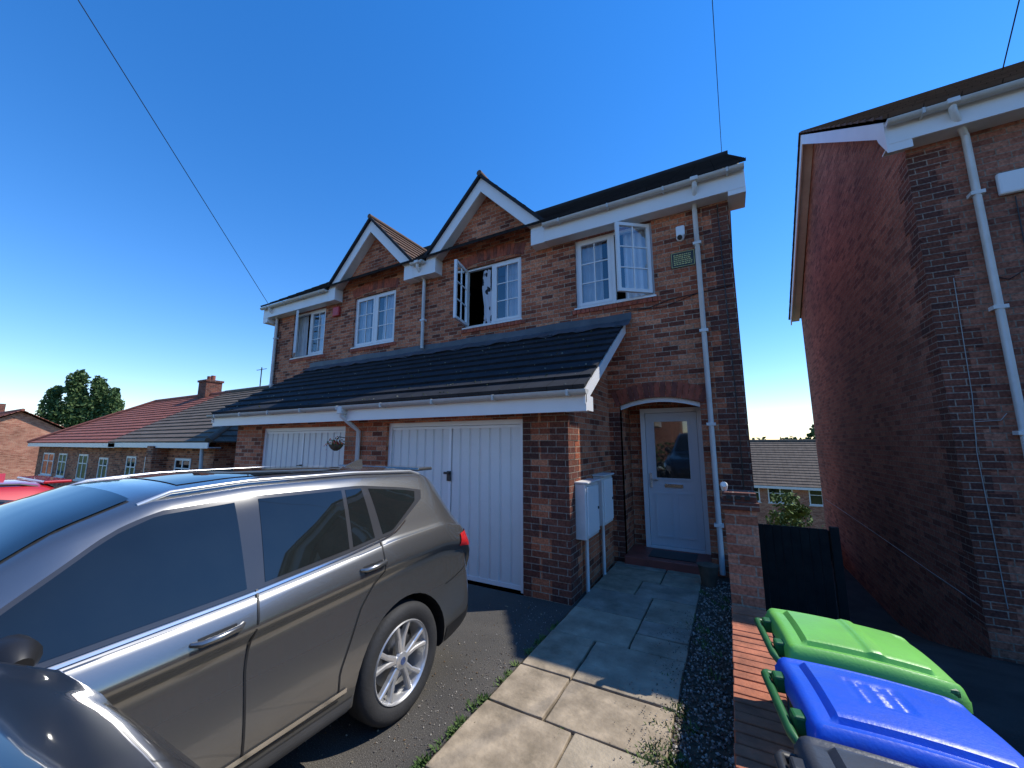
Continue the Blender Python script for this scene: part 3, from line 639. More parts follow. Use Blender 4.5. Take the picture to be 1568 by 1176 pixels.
tube('cctv_post',[(-.06,3.6,1.33),(-.06,3.58,1.37),(-.06,3.52,1.38)],[.02,.028,.02],M_white,bw)
# ------------------------------------------------------------------ wheelie bins
def binn(loc,rot,body,lid,seed,tilt=0):
    e=empty('wheelie_bin',loc,rot); w=.195; d0,d1=-.26,.22; h=.93
    mb=plain('bin_body_%d'%seed,body,.45,var=.1,scale=4,bump=.08); ml=plain('bin_lid_%d'%seed,lid,.4,var=.12,scale=3,bump=.1,bscale=90,stain=(7,tuple(c*.6+.05 for c in lid),.45))
    V=[(-.19,-.15,.03),(.14,-.15,.03),(.14,.15,.03),(-.19,.15,.03),(d0+.03,-w,h),(d1,-w,h),(d1,w,h),(d0+.03,w,h)]
    o=mesh('body',V,[(0,1,5,4),(1,2,6,5),(2,3,7,6),(3,0,4,7),(3,2,1,0)],mb,e,uv=False); m=o.modifiers.new('b','BEVEL'); m.width=.03; m.segments=3
    boxes('rim',[(d0+.015,d1+.02,-w-.018,w+.018,h-.045,h+.005)],mb,e,bevel=.012)
    tube('handle',[(d0+.04,-w+.0,h-.02),(d0-.045,-w+.0,h-.01),(d0-.055,-w+.03,h),(d0-.055,w-.03,h),(d0-.045,w,h-.01),(d0+.04,w,h-.02)],.014,mb,e)
    for s in (-1,1): boxes('hinge',[(d0-.04,d0+.03,s*.11-.025,s*.11+.025,h-.02,h+.035)],mb,e,bevel=.008)
    nxx,nyy=60,46; V=[];F=[]
    for j in range(nyy+1):
        for i in range(nxx+1):
            u=i/nxx; v=j/nyy
            X=d0-.01+u*(d1-d0+.06); hw=w+.025
            cr=max(0,u-.88)/.12; hw2=hw*(1-.13*cr*cr); Y=(-1+2*v)*hw2
            eu=min(1,min(u,1-u)/.06); ev=min(1,min(v,1-v)/.07)
            ed=math.sqrt(max(0,1-(1-eu)**2))*math.sqrt(max(0,1-(1-ev)**2))
            z=h+.012+.035*ed+.016*math.cos((v-.5)*3)-.05*u*u
            q=sst(.12,.145,u)*sst(.88,.85,u)*sst(.13,.16,v)*sst(.87,.84,v); z+=.018*q
            q3=sst(.40,.42,abs(v-.5))*sst(.47,.45,abs(v-.5))*ed; z+=.008*q3
            if seed==2:
                q2=sst(.30,.32,u)*sst(.58,.56,u)*sst(.38,.40,v)*sst(.70,.68,v); z-=.007*q2
                if q2>.9: z+=.004*(math.sin(v*150)>0)*(math.sin(u*70+1)>-.6)
            if seed==1: z+=.008*sst(.5,.53,u)*sst(.62,.59,u)*q
            V.append((X,Y,z))
    m_=nxx+1
    F=[(j*m_+i,j*m_+i+1,(j+1)*m_+i+1,(j+1)*m_+i) for j in range(nyy) for i in range(nxx)]
    ring=[i for i in range(nxx+1)]+[(j)*m_+nxx for j in range(1,nyy+1)]+[nyy*m_+i for i in range(nxx-1,-1,-1)]+[j*m_ for j in range(nyy-1,0,-1)]
    o0=len(V)
    for r_ in ring: v=V[r_]; V.append((v[0],v[1],v[2]-.035))
    k=len(ring)
    for i in range(k): F.append((ring[i],o0+i,o0+(i+1)%k,ring[(i+1)%k]))
    mesh('lid',V,F,ml,e,smooth=True,uv=False,angle=35)
    for s in (-1,1): tube('wheel',[(-.19,s*.17,.1),(-.19,s*.215,.1)],.1,M_tyre,e,n=20)
binn((.39,2.27,-.1),math.radians(7),(.02,.12,.03),(.17,.5,.08),1)
binn((.39,1.765,-.1),math.radians(8),(.02,.12,.03),(.006,.085,.6),2)
binn((.39,1.30,-.1),math.radians(6),(.03,.032,.035),(.045,.05,.06),3)
# ------------------------------------------------------------------ cars
def car(name,loc,rot,sc,paintm,hi=True):
    E=empty(name,loc,rot,sc); Lc=4.65
    def sm(s,a,b,w=.05):
        return sum(np.interp(min(Lc,max(0,s+w*k/3)),a,b) for k in range(-3,4))/7
    def Zt(s): return sm(s,[0,.03,.08,.16,.36,.50,1.2,1.9,2.3,2.6,3.15,3.3,3.8,4.3,4.5,4.6,4.65],[.76,.95,1.10,1.24,1.58,1.63,1.66,1.66,1.63,1.52,1.15,1.11,1.06,.99,.9,.78,.62],.045)
    def Wd(s): return sm(s,[0,.06,.18,.45,1.0,3.7,4.2,4.45,4.6,4.65],[.72,.84,.90,.93,.94,.94,.90,.82,.66,.52],.05)
    def Zs(s): return min(Zt(s)-.03,sm(s,[0,.06,.2,.5,1.04,1.4,2.0,2.9,3.3,4.2,4.5,4.65],[.70,.94,1.14,1.22,1.205,1.17,1.12,1.065,1.04,.95,.82,.56],.05))
    def Rf(s): return min(Wd(s)-.1,sm(s,[0,.3,.6,1.5,2.3,2.7,3.1,3.4,4.2,4.6],[.6,.6,.625,.64,.62,.64,.72,.79,.74,.58],.08))
    cache={}
    def sec(s):
        k=round(s,4)
        if k in cache: return cache[k]
        W,zt,zs,R_=Wd(s),Zt(s),Zs(s),Rf(s); zb=.27+.06*sst(.5,0,s)+.05*sst(4.1,4.65,s)
        ze=zt-.065 if zt-zs>.12 else zs+(zt-zs)*.6
        g=(zs-zb)/.9
        P=[(0,zb),(W-.18,zb),(W-.05,zb+.02*1),(W-.02,zb+.1*g),(W-.008,zb+.25*g),(W-.02,zb+.42*g),(W-.04,zb+.58*g),(W-.042,zb+.67*g),(W-.004,zb+.735*g),(W-.010,zb+.79*g),(W-.045,zb+.87*g),(W-.07,zs),
           (.45*(W-.075)+.55*R_+.022,.45*zs+.55*ze),(R_+.03,ze-.025),(R_-.03,ze+.022),(R_*.75,zt-.018),(R_*.4,zt-.004),(0,zt)]
        out=[]
        for i in range(len(P)-1):
            p0=P[max(0,i-1)];p1=P[i];p2=P[i+1];p3=P[min(len(P)-1,i+2)]
            for j in range(3):
                t=j/3
                out.append(tuple(.5*((2*p1[c])+(-p0[c]+p2[c])*t+(2*p0[c]-5*p1[c]+4*p2[c]-p3[c])*t*t+(-p0[c]+3*p1[c]-3*p2[c]+p3[c])*t**3) for c in (0,1)))
        out.append(P[-1]); cache[k]=out; return out
    st=[0,.015,.03,.05,.08,.12,.16]+[.2+.06*i for i in range(72)]+[4.53,4.56,4.59,4.61,4.63,4.65]
    st=sorted(set(round(x,3) for x in st if x<=4.65))
    V=[];F=[]; n=None
    for s in st:
        o=sec(s); full=[(y,z) for y,z in o]+[(-y,z) for y,z in o[-2:0:-1]]; n=len(full)
        V+=[(y,-s,z) for y,z in full]
    for i in range(len(st)-1):
        for k in range(n): F.append((i*n+k,i*n+(k+1)%n,(i+1)*n+(k+1)%n,(i+1)*n+k))
    F.append(tuple(range(n))[::-1]); F.append(tuple(range((len(st)-1)*n,len(st)*n)))
    body=mesh('body',V,F,[paintm,M_black],E,smooth=True,uv=False,angle=38)
    cutV=[];cutF=[]
    for s in (.93,3.74):
        for sd in (-1,1):
            o=len(cutV);m=40
            for lat in (.62,1.2):
                for k in range(m):
                    t=2*math.pi*k/m; cutV.append((sd*lat,-s+math.cos(t)*.425,.36+math.sin(t)*.425))
            fs=[tuple(o+k for k in range(m)),tuple(o+m+k for k in range(m))[::-1]]+[(o+k,o+m+k,o+m+(k+1)%m,o+(k+1)%m) for k in range(m)]
            if sd<0: fs=[f[::-1] for f in fs]
            cutF+=fs
    cut=mesh('wheel_arch_cutter',cutV,cutF,[paintm,M_black],E,uv=False,mi=[1]*len(cutF))
    import bmesh
    for ob in (cut,body):
        b=bmesh.new(); b.from_mesh(ob.data); bmesh.ops.recalc_face_normals(b,faces=b.faces); b.to_mesh(ob.data); b.free()
    md=body.modifiers.new('cut','BOOLEAN'); md.object=cut; md.operation='DIFFERENCE'; md.solver='EXACT'
    bpy.context.view_layer.update(); dg=bpy.context.evaluated_depsgraph_get()
    nm=bpy.data.meshes.new_from_object(body.evaluated_get(dg)); body.modifiers.clear(); body.data=nm
    bpy.data.objects.remove(cut,do_unlink=True)
    def sy(s,z):
        o=sec(s); a=o[6:]; zs=[p[1] for p in a]; ys_=[p[0] for p in a]
        return float(np.interp(z,zs,ys_))
    def tzc(s,y):
        o=sec(s)[::-1]; return float(np.interp(abs(y),[p[0] for p in o[:16]],[p[1] for p in o[:16]]))
    def rs(pl,m):
        pl=[Vector((p[0],p[1])) for p in pl]; d=[0]
        for i in range(1,len(pl)): d.append(d[-1]+(pl[i]-pl[i-1]).length)
        return [(float(np.interp(d[-1]*i/m,d,[p.x for p in pl])),float(np.interp(d[-1]*i/m,d,[p.y for p in pl]))) for i in range(m+1)]
    def patch(nm_,bot,top,off,mat,nu=14,nv=6,sides=(-1,1)):
        b=rs(bot,nu);t=rs(top,nu);V=[];F=[]
        for sd in sides:
            o=len(V)
            for j in range(nv+1):
                for i in range(nu+1):
                    v=j/nv; s=b[i][0]*(1-v)+t[i][0]*v; z=b[i][1]*(1-v)+t[i][1]*v
                    V.append((sd*(sy(s,z)+off),-s,z))
            q=[(o+j*(nu+1)+i,o+j*(nu+1)+i+1,o+(j+1)*(nu+1)+i+1,o+(j+1)*(nu+1)+i) for j in range(nv) for i in range(nu)]
            F+=q if sd<0 else [f[::-1] for f in q]
        return mesh(nm_,V,F,mat,E,smooth=True,uv=False)
    def strip(nm_,pl,w,off,mat,m=24,sides=(-1,1)):
        c=rs(pl,m); b=[];t=[]
        for i in range(m+1):
            a=Vector(c[max(0,i-1)]);d=(Vector(c[min(m,i+1)])-a).normalized(); nrm=Vector((-d.y,d.x))
            b.append((c[i][0]-nrm.x*w/2,c[i][1]-nrm.y*w/2)); t.append((c[i][0]+nrm.x*w/2,c[i][1]+nrm.y*w/2))
        patch(nm_,b,t,off,mat,nu=m,nv=1,sides=sides)
    belt=lambda s: float(np.interp(s,[.72,1.04,1.4,2.0,2.95],[1.40,1.245,1.2,1.145,1.09]))
    topz=lambda s: float(np.interp(s,[.62,.8,1.2,1.9,2.3,2.45,2.95],[1.45,1.485,1.535,1.545,1.52,1.46,1.10]))
    def S(a,b,m=8): return [a+(b-a)*i/m for i in range(m+1)]
    patch('window_surround',[(s,belt(s)-.02) for s in S(.98,2.97,30)],[(s,topz(s)+.018) for s in S(.9,2.97,30)],.006,M_pillar,nu=70,nv=10)
    patch('window_surround_rear',[(.66,1.405)]+[(s,belt(s)-.02) for s in S(.98,1.0,1)],[(s,topz(s)+.018) for s in S(.62,.92,4)],.006,M_pillar,nu=20,nv=10)
    patch('side_glass_front',[(s,belt(s)) for s in S(1.985,2.86)],[(s,topz(s)) for s in S(1.99,2.86,14)],.0085,M_cglass,nu=24,nv=8)
    patch('side_glass_rear',[(s,belt(s)) for s in S(1.40,1.90)],[(s,topz(s)) for s in S(1.36,1.875)],.0085,M_cglass,nu=16,nv=8)
    patch('side_glass_vent',[(s,belt(s)) for s in S(1.2,1.37)],[(s,topz(s)) for s in S(1.2,1.33)],.0085,M_cglass,nu=8,nv=8)
    patch('side_glass_quarter',[(.74,1.40)]+[(s,belt(s)) for s in S(1.02,1.13)],[(s,topz(s)) for s in S(.70,1.14)],.0085,M_cglass,nu=16,nv=8)
    strip('window_chrome',[(s,belt(s)-.03) for s in [.9]+S(1.0,2.93,14)],.009,.009,M_chrome,m=50)
    def tpatch(nm_,s0,s1,f0,f1,off,mat):
        V=[];nu=20;nv=14
        for j in range(nv+1):
            s=s0+(s1-s0)*j/nv; hw=(f0+(f1-f0)*j/nv)
            for i in range(nu+1):
                y=-hw+2*hw*i/nu; V.append((y,-s,tzc(s,y)+off))
        F=[(j*(nu+1)+i,j*(nu+1)+i+1,(j+1)*(nu+1)+i+1,(j+1)*(nu+1)+i) for j in range(nv) for i in range(nu)]
        mesh(nm_,V,[f[::-1] for f in F],mat,E,smooth=True,uv=False)
    tpatch('windscreen',2.36,3.12,.52,.66,.008,M_cglass); tpatch('rear_window',.14,.40,.52,.5,.008,M_cglass)
    tpatch('roof_glass',1.1,2.15,.40,.42,.004,M_cglass)
    dk=M_black
    strip('door_gap_mid',[(1.94,1.5),(1.94,1.14),(1.98,.8),(1.97,.42)],.010,.004,dk)
    strip('door_gap_rear',[(1.16,1.24),(1.17,1.0),(1.32,.84),(1.47,.55),(1.47,.42)],.009,.004,dk)
    strip('door_gap_front',[(3.0,1.07),(3.08,.9),(3.1,.6),(3.08,.42)],.009,.004,dk)
    strip('door_gap_sill',[(1.47,.405),(3.08,.405)],.009,.004,dk)
    strip('bumper_gap',[(.5,.74),(.34,.76),(.12,.80)],.008,.004,dk)
    strip('side_moulding',[(1.42,.44),(2.2,.43),(3.24,.42)],.024,.009,M_chrome if hi else M_black)
    patch('sill_cladding',[(1.38,.29),(3.28,.29)],[(1.36,.375),(3.3,.375)],.006,plain('cladding_grey',(.07,.07,.07),.5),nu=20,nv=3)
    patch('rear_valance',[(.06,.345),(.5,.31)],[(.03,.44),(.48,.42)],.006,M_black,nu=10,nv=3)
    for s,z in ((1.26,1.075),(2.12,1.01)):
        for sd in (-1,1):
            y=sy(s,z); pts=[(sd*(y+.0),-s+.10,z+.006),(sd*(y+.03),-s+.075,z+.006),(sd*(y+.036),-s,z),(sd*(y+.03),-s-.075,z-.004),(sd*(y),-s-.10,z-.004)]
            tube('door_handle',pts,[.010,.014,.015,.014,.010],paintm,E,n=8)
        strip('handle_recess',[(s-.075,z-.004),(s+.075,z-.012)],.045,.003,M_black)
    patch('tail_lamp',[(.03,.93),(.12,.955),(.32,.985)],[(.075,1.07),(.17,1.095),(.31,1.085)],.01,M_tail,nu=14,nv=6)
    patch('head_lamp',[(4.15,.80),(4.35,.76),(4.57,.70)],[(4.1,.90),(4.35,.87),(4.53,.80)],.008,M_lamp,nu=14,nv=6)
    boxes('number_plate',[(-.26,.26,.0,.012,.78,.89)],plain('plate_yellow',(.7,.55,.05),.4),E)
    boxes('grille',[(-.45,.45,-4.668,-4.64,.42,.58)],M_black,E,bevel=.01)
    for sd in (-1,1):
        y=sy(2.7,1.12); ms=2.73; mz=1.185
        tube('mirror_shell',[(sd*(y-.0),-ms-.03,mz-.03),(sd*(y+.05),-ms-.02,mz-.01),(sd*(y+.11),-ms,mz),(sd*(y+.17),-ms+.01,mz),(sd*(y+.21),-ms+.015,mz-.01)],[.02,.042,.066,.06,.03],M_black if hi else paintm,E,n=16)
        tube('mirror_base',[(sd*(y-.03),-ms-.04,mz-.09),(sd*(y+.06),-ms-.03,mz-.06),(sd*(y+.13),-ms-.01,mz-.035)],[.03,.035,.035],M_black,E,n=12)
    for sd in (-1,1):
        pts=[]
        for i in range(17):
            s=.5+i*(1.85/16); lift=.018 if 0<i<16 else -.005; pts.append((sd*(Rf(s)-.035),-s,tzc(s,Rf(s)-.035)+lift))
        tube('roof_rail',pts,.011,M_alloy if hi else M_black,E,n=8)
    mesh('antenna_fin',[(-.02,-.62,1.6),(.02,-.62,1.6),(0,-.62,1.7),(0,-.66,1.7),(-.02,-.85,1.63),(.02,-.85,1.63)],[(0,2,3,4),(1,5,3,2),(0,1,2),(4,3,5)],paintm,E,uv=False)
    boxes('spoiler',[(-.54,.54,-.46,-.27,1.6,1.63)],paintm,E,bevel=.01)
    def lathe(nm_,prof,c,sd,mat,par,m=48):
        V=[];F=[]
        for (lat,r) in prof:
            for k in range(m):
                t=2*math.pi*k/m; V.append((sd*lat,c[0]+math.cos(t)*r,c[1]+math.sin(t)*r))
        for i in range(len(prof)-1):
            for k in range(m):
                f=(i*m+k,i*m+(k+1)%m,(i+1)*m+(k+1)%m,(i+1)*m+k); F.append(f if sd>0 else f[::-1])
        return mesh(nm_,V,F,mat,par,smooth=True,uv=False,angle=50)
    for s in (.93,3.74):
        for sd in (-1,1):
            w=bpy.data.objects.new('wheel',None); link(w,E); c=(-s,.365)
            lathe('tyre',[(.70,.255),(.69,.30),(.70,.345),(.725,.362),(.735,.365),(.80,.366),(.86,.365),(.885,.36),(.905,.345),(.915,.315),(.912,.28),(.90,.258),(.895,.252)],c,sd,M_tyre,w)
            lathe('tread_grooves',[(.757,.3672),(.763,.3672)],c,sd,M_black,w)
            lathe('rim',[(.895,.254),(.905,.248),(.90,.24),(.885,.232),(.80,.225),(.72,.22)],c,sd,M_alloy,w)
            lathe('brake_disc',[(.80,.17),(.80,.0)],c,sd,plain('brake_disc',(.2,.2,.2),.35,metal=.8) ,w)
            lathe('wheel_back',[(.76,.25),(.76,.0)],c,sd,M_black,w)
            lathe('hub',[(.87,.06),(.89,.052),(.893,.035),(.896,.03),(.896,0)],c,sd,M_alloy,w,m=24)
            lathe('hub_badge',[(.8975,.024),(.8978,0)],c,sd,plain('badge_blue',(.05,.08,.18),.3,var=.8,scale=60),w,m=20)
            V=[];F=[]
            for k in range(5):
                for q in (-1,1):
                    a0=2*math.pi*(k+.25)/5+q*.10; a1=2*math.pi*(k+.25)/5+q*.235
                    def pt(a,r,off,lat): return (sd*lat,c[0]+math.cos(a)*r-math.sin(a)*off,c[1]+math.sin(a)*r+math.cos(a)*off)
                    o=len(V)
                    for (a,r,hw,lf,lb) in ((a0,.045,.019,.887,.85),(a1*.5+a0*.5,.14,.015,.884,.85),(a1,.238,.017,.893,.86)):
                        V+= [pt(a,r,-hw,lf-.006),pt(a,r,-hw*.5,lf),pt(a,r,hw*.5,lf),pt(a,r,hw,lf-.006),pt(a,r,hw,lb),pt(a,r,-hw,lb)]
                    for i in (0,1):
                        for j in range(6): F.append((o+i*6+j,o+i*6+(j+1)%6,o+(i+1)*6+(j+1)%6,o+(i+1)*6+j))
            mesh('spokes',V,F,M_alloy,w,uv=False)
    boxes('underbody',[(-.6,.6,-4.2,-.35,.2,.35)],M_black,E)
    return E
car('parked_car',(-2.73,2.86,0),0,.92,M_silver)
car('parked_car',(-.94,.57-4.65,.0),math.pi,(.95,1,1.25),M_darkpaint)
car('parked_car',(-5.75,1.45,0),0,(.86,.9,.84),M_redpaint,False)
car('parked_car',(.3,27.0,-6.05),math.radians(70),.95,M_whitepaint,False)
# ------------------------------------------------------------------ trees & plants
def tree(name,loc,h,cw,mat,n=5000,ls=.25,seed=1,trunk=.3,clumps=22,col=False):
    r=random.Random(seed); e=empty(name,loc)
    th=h*trunk
    tube('trunk',[(0,0,-.5),(.05,0,th*.5),(0,.05,th),(.1,0,h*.75)],[h*.03,h*.024,h*.02,h*.006],M_bark,e,n=9)
    cs=[]
    for i in range(clumps):
        t=(i+r.random())/clumps if col else r.random(); z=th*.7+(h-th*.7)*t*(.93 if col else 1)
        prof=(math.sin(math.pi*min(1,.16+t*.8))**.7) if col else math.sin(math.pi*min(1,.12+t*.86))**.6
        a=r.uniform(0,6.28); rad=cw/2*prof*math.sqrt(r.random())*(.55 if col else .8)
        c=Vector((math.cos(a)*rad,math.sin(a)*rad,z)); cs.append((c,cw*r.uniform(.2,.32)*(.45+.55*prof) if col else cw*r.uniform(.13,.24)))
        if i<9: tube('limb',[(0,0,th*r.uniform(.7,1.2)),c*.55+Vector((0,0,th*.3)),c],[h*.011,h*.007,h*.003],M_bark,e,n=6)
    V=[];F=[]
    for i in range(n):
        c,s=r.choice(cs); d=Vector((r.gauss(0,1),r.gauss(0,1),r.gauss(0,1))).normalized()*s*(r.random()**.35)
        p=c+Vector((d.x,d.y,d.z*(1.4 if col else .85))); u=Vector([r.uniform(-1,1) for _ in range(3)]).normalized(); w=u.cross(Vector([r.uniform(-1,1) for _ in range(3)])).normalized()
        l=ls*r.uniform(.6,1.3); o=len(V); V+=[p-u*l,p-w*l*.6,p+u*l,p+w*l*.6]; F.append((o,o+1,o+2,o+3))
    mesh('foliage',V,F,mat,e,uv=False)
    return e
M_leafP=leaf('poplar_foliage',(.045,.085,.03),(.11,.16,.055))
tree('poplar_tree',(-88.3,18.9,-2.2),15.2,4.8,M_leafP,n=7500,ls=.26,seed=4,col=True,clumps=36,trunk=.15)
tree('poplar_tree',(-86.3,20.9,-2.2),14.6,4.6,M_leafP,n=7500,ls=.26,seed=9,col=True,clumps=36,trunk=.15)
tree('poplar_tree',(-84.0,22.3,-2.2),12.8,3.6,M_leafP,n=4500,ls=.26,seed=14,col=True,clumps=26,trunk=.15)
tree('poplar_tree',(-90.4,17.2,-2.2),13.2,3.6,M_leafP,n=4500,ls=.26,seed=15,col=True,clumps=26,trunk=.15)
tree('tree',(9,-12.5,0),7,6,M_leaf,n=5000,ls=.18,seed=2)
tree('tree',(16,-15,0),9,8,M_leaf,n=5000,ls=.22,seed=3)
tree('shrub',(1.9,17.6,-3.7),3.7,1.9,M_leafL,n=2600,ls=.07,seed=6,trunk=.15)
tree('shrub',(3.1,19.5,-4.2),2.9,2.4,M_leaf,n=1800,ls=.08,seed=8,trunk=.15)
V=[];F=[];r=random.Random(21)
def mass(cx,cy,cz,w,h,n,ls):
    for i in range(n):
        d=Vector((r.gauss(0,1),r.gauss(0,1),abs(r.gauss(0,1)))).normalized()*(r.random()**.4)
        p=Vector((cx+d.x*w,cy+d.y*w,cz+d.z*h)); u=Vector([r.uniform(-1,1) for _ in range(3)]).normalized(); q=u.cross(Vector([r.uniform(-1,1) for _ in range(3)])).normalized(); o=len(V)
        V.extend([p-u*ls,p-q*ls*.7,p+u*ls,p+q*ls*.7]); F.append((o,o+1,o+2,o+3))
for i in range(70):
    x=r.uniform(-20,110); y=r.uniform(190,300); mass(x,y,tz(x,y)-1,r.uniform(6,12),r.uniform(6.5,11),110,1.3)
for i in range(40):
    x=r.uniform(-330,-120); y=r.uniform(10,120); mass(x,y,tz(x,y)-1,r.uniform(4,8),r.uniform(3,6),90,1.1)
mass(13.6,85,-5,2.4,10,900,.5); mass(10.5,100,-5,2.2,8,500,.5)
mesh('distant_trees',V,F,M_leaf,uv=False)
V=[];F=[]
for i in range(5000):
    p=Vector((r.uniform(-25,25),-15+r.uniform(-.6,.6),r.uniform(0,1.7)+.2*math.sin(i))); u=Vector([r.uniform(-1,1) for _ in range(3)]).normalized(); q=u.cross(Vector([r.uniform(-1,1) for _ in range(3)])).normalized(); o=len(V)
    V+=[p-u*.14,p-q*.1,p+u*.14,p+q*.1]; F.append((o,o+1,o+2,o+3))
mesh('hedge',V,F,M_leaf,uv=False)
# ------------------------------------------------------------------ other buildings
def simple_house(name,x0,x1,y0,y1,zg,ze,zr,wall,rf,hipl=0,hipr=0,wins=(),ov=.35):
    e=empty(name)
    V_=[(x0,y0,zg),(x1,y0,zg),(x1,y1,zg),(x0,y1,zg),(x0,y0,ze),(x1,y0,ze),(x1,y1,ze),(x0,y1,ze)]
    F_=[(0,1,5,4),(1,2,6,5),(2,3,7,6),(3,0,4,7)]; ym=(y0+y1)/2
    if not hipr: V_.append((x1,ym,zr-.1)); F_[1]=(1,2,6,len(V_)-1,5)
    if not hipl: V_.append((x0,ym,zr-.1)); F_[3]=(3,0,4,len(V_)-1,7)
    mesh('walls',V_,F_,wall,e)
    a,b=x0-ov,x1+ov; c,d=y0-ov,y1+ov; rl=x0-ov+hipl; rrr=x1+ov-hipr
    roof('roof_front',(a,c,ze),(b,c,ze),(rrr,ym,zr),(rl,ym,zr),rf,e,th=.04)
    roof('roof_back',(a,d,ze),(b,d,ze),(rrr,ym,zr),(rl,ym,zr),rf,e,th=.04)
    if hipl: roof('roof_hip',(a,c,ze),(a,d,ze),(rl,ym,zr),(rl,ym,zr),rf,e,th=.04)
    if hipr: roof('roof_hip',(b,c,ze),(b,d,ze),(rrr,ym,zr),(rrr,ym,zr),rf,e,th=.04)
    tube('ridge_tiles',[(rl,ym,zr+.03),(rrr,ym,zr+.03)],.1,rf,e)
    if hipl:
        tube('hip_tiles',[(a,c,ze+.05),(rl,ym,zr+.05)],.09,rf,e)
    if hipr: tube('hip_tiles',[(b,c,ze+.05),(rrr,ym,zr+.05)],.09,rf,e)
    boxes('fascia',[(a,b,c-.0,c+.03,ze-.18,ze-.01)],M_white,e); boxes('soffit',[(a,b,c+.031,y0,ze-.17,ze-.15)],M_whitep,e)
    for (wx,wz,ww,wh) in wins:
        w=bpy.data.objects.new('window',None); link(w,e)
        boxes('frame',[(wx,wx+ww,y0-.03,y0-.004,wz,wz+.07),(wx,wx+ww,y0-.03,y0-.004,wz+wh-.07,wz+wh)]+[(wx+i*(ww-.07)/2,wx+i*(ww-.07)/2+.07,y0-.029,y0-.004,wz+.07,wz+wh-.07) for i in range(3)]+[(wx,wx+ww,y0-.026,y0-.004,wz+wh*.62,wz+wh*.62+.04)],M_white,w)
        boxes('pane',[(wx+.02,wx+ww-.02,y0-.015,y0-.002,wz+.02,wz+wh-.02)],M_cglass,w)
        boxes('sill',[(wx-.05,wx+ww+.05,y0-.08,y0-.003,wz-.08,wz-.002)],M_whitep,w)
    return e
b1=simple_house('bungalow',-20.9,-13.7,6.0,13.0,-1.2,1.72,4.1,M_brick,M_tileG,0,3.2,[(-20.3,.1,.9,1.1),(-18.6,.1,1.5,1.1),(-16.2,.3,1.1,.9)])
boxes('chimney',[(-23.4,-22.6,9.2,9.9,3.6,4.75),(-23.45,-22.55,9.15,9.95,4.75,4.85)],M_quoin,b1)
for q in (-23.2,-22.8): tube('chimney_pot',[(q,9.55,4.85),(q,9.55,5.1)],.1,M_tileR,b1)
tube('aerial_mast',[(-18.3,9.5,4),(-18.3,9.5,5.1)],.025,M_black,b1,n=5); tube('aerial',[(-18.7,9.5,5.0),(-17.9,9.5,5.0)],.015,M_black,b1,n=5)
boxes('porch',[(-17.4,-16.9,5.6,6,-1,1.6)],M_brick,b1)
tube('downpipe',[(-13.9,5.75,1.55),(-13.9,5.85,-1)],.05,M_whitep,b1)
b2=simple_house('bungalow',-32.5,-20.92,6.0,13.0,-1.2,1.7,4.08,M_brick,M_tileR,3.8,0,[(-31.3,.1,1.8,1.1),(-28.7,.1,1.2,1.1),(-25.8,.1,1.2,1.1),(-23.2,.2,1,.9)])
b3=simple_house('bungalow',-62,-44,3.0,11.0,-1.5,1.6,4.0,M_brickL,M_tileR,0,0,[(-58,.1,1.8,1.1),(-52,.1,1.8,1.1),(-48,.1,1.8,1.1)])
boxes('chimney',[(-53,-52,6.7,7.4,3.7,4.9)],M_quoin,b3)
b4=simple_house('terraced_house',-14,24,34.3,42,-7.2,-1.35,1.85,M_brickL,M_tileG,0,0,[(x,-2.55,1.5,1.05) for x in (-6,-3,.2,2.2,4.6,7.2,10)])
simple_house('detached_house',-14,-4,-30,-21,-.1,5.2,8,M_brickL,M_tileG,0,0,[])
simple_house('detached_house',2,13,-30,-21,-.1,5.2,8,M_brickL,M_tileG,0,0,[])
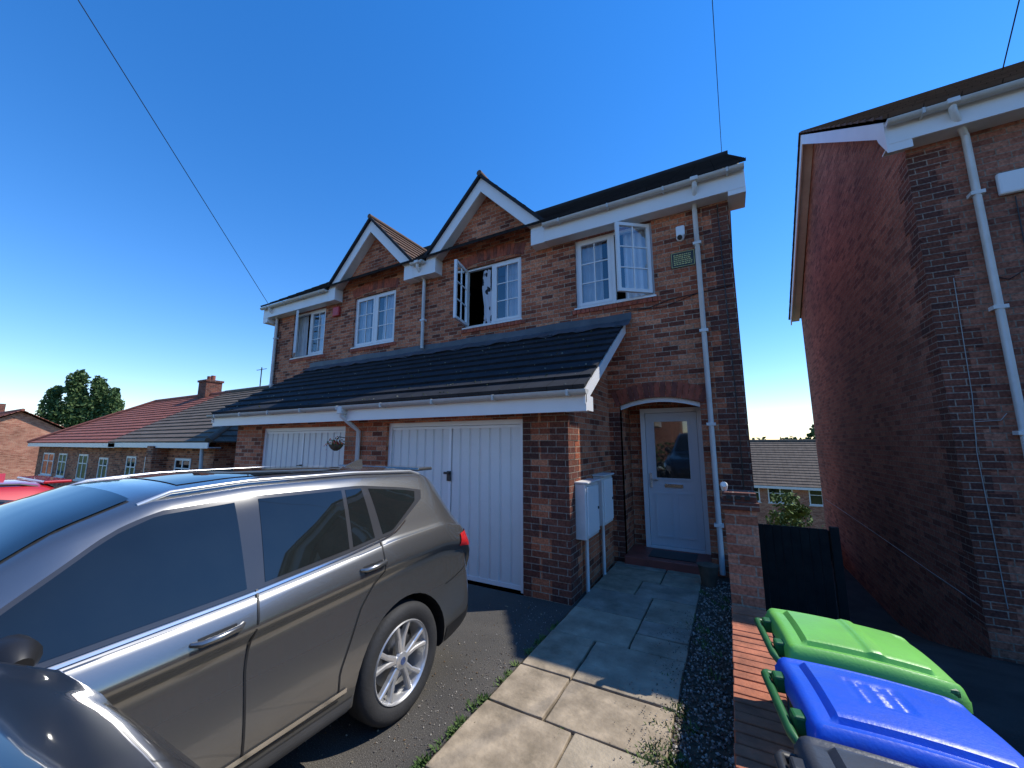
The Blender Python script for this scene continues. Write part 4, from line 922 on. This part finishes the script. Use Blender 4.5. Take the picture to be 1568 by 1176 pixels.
def wire(A,B,k):
    A=Vector(A);B=Vector(B); E_=A+(B-A)*k; pts=[]
    for i in range(25):
        t=i/24; p=A.lerp(E_,t); pts.append(p)
    tube('overhead_wire',pts,.007,M_black,None,n=5)
wire((-10.75,5.62,5.42),(-7.1,.94,7.5),3); wire((.36,9.7,8.58),(.3,6.3,9.0),4); wire((3.47,6.9,6.5),(3.4,6.28,6.9),8)
# ------------------------------------------------------------------ light
sd=Vector((.637,.478,1)).normalized(); el=math.asin(sd.z); az=math.atan2(sd.x,sd.y)
s=bpy.data.lights.new('sun','SUN'); s.energy=5; s.angle=math.radians(.53); s.color=(1,.95,.86)
so=bpy.data.objects.new('sun',s); link(so); so.rotation_euler=sd.to_track_quat('Z','Y').to_euler(); so.location=(20,20,30)
w=bpy.data.worlds.new('World'); C.world=w; w.use_nodes=True; nt=w.node_tree; bg=nt.nodes['Background']
sky=nt.nodes.new('ShaderNodeTexSky'); sky.sky_type='NISHITA'; sky.sun_disc=False; sky.sun_elevation=el; sky.sun_rotation=az
sky.altitude=0; sky.air_density=1.15; sky.dust_density=0.0; sky.ozone_density=3.8
hs=nt.nodes.new('ShaderNodeHueSaturation'); hs.inputs['Saturation'].default_value=1.32; hs.inputs['Value'].default_value=1.42
mxw=nt.nodes.new('ShaderNodeMix'); mxw.data_type='RGBA'; mxw.blend_type='MULTIPLY'; mxw.inputs[0].default_value=1; mxw.inputs[7].default_value=(.92,.92,1.08,1)
nt.links.new(sky.outputs[0],hs.inputs['Color']); nt.links.new(hs.outputs[0],mxw.inputs[6]); nt.links.new(mxw.outputs[2],bg.inputs[0]); bg.inputs[1].default_value=.15
# ------------------------------------------------------------------ camera
cam=bpy.data.cameras.new('camera'); co=bpy.data.objects.new('camera',cam); link(co); C.camera=co
cam.sensor_width=36; cam.lens=590/1568*36; cam.clip_start=.05; cam.clip_end=4000
co.location=(0,0,1.7); co.rotation_euler=(math.radians(90+8.7),0,math.radians(29.1))
C.view_settings.view_transform='Standard'; C.view_settings.look='None'; C.view_settings.exposure=0
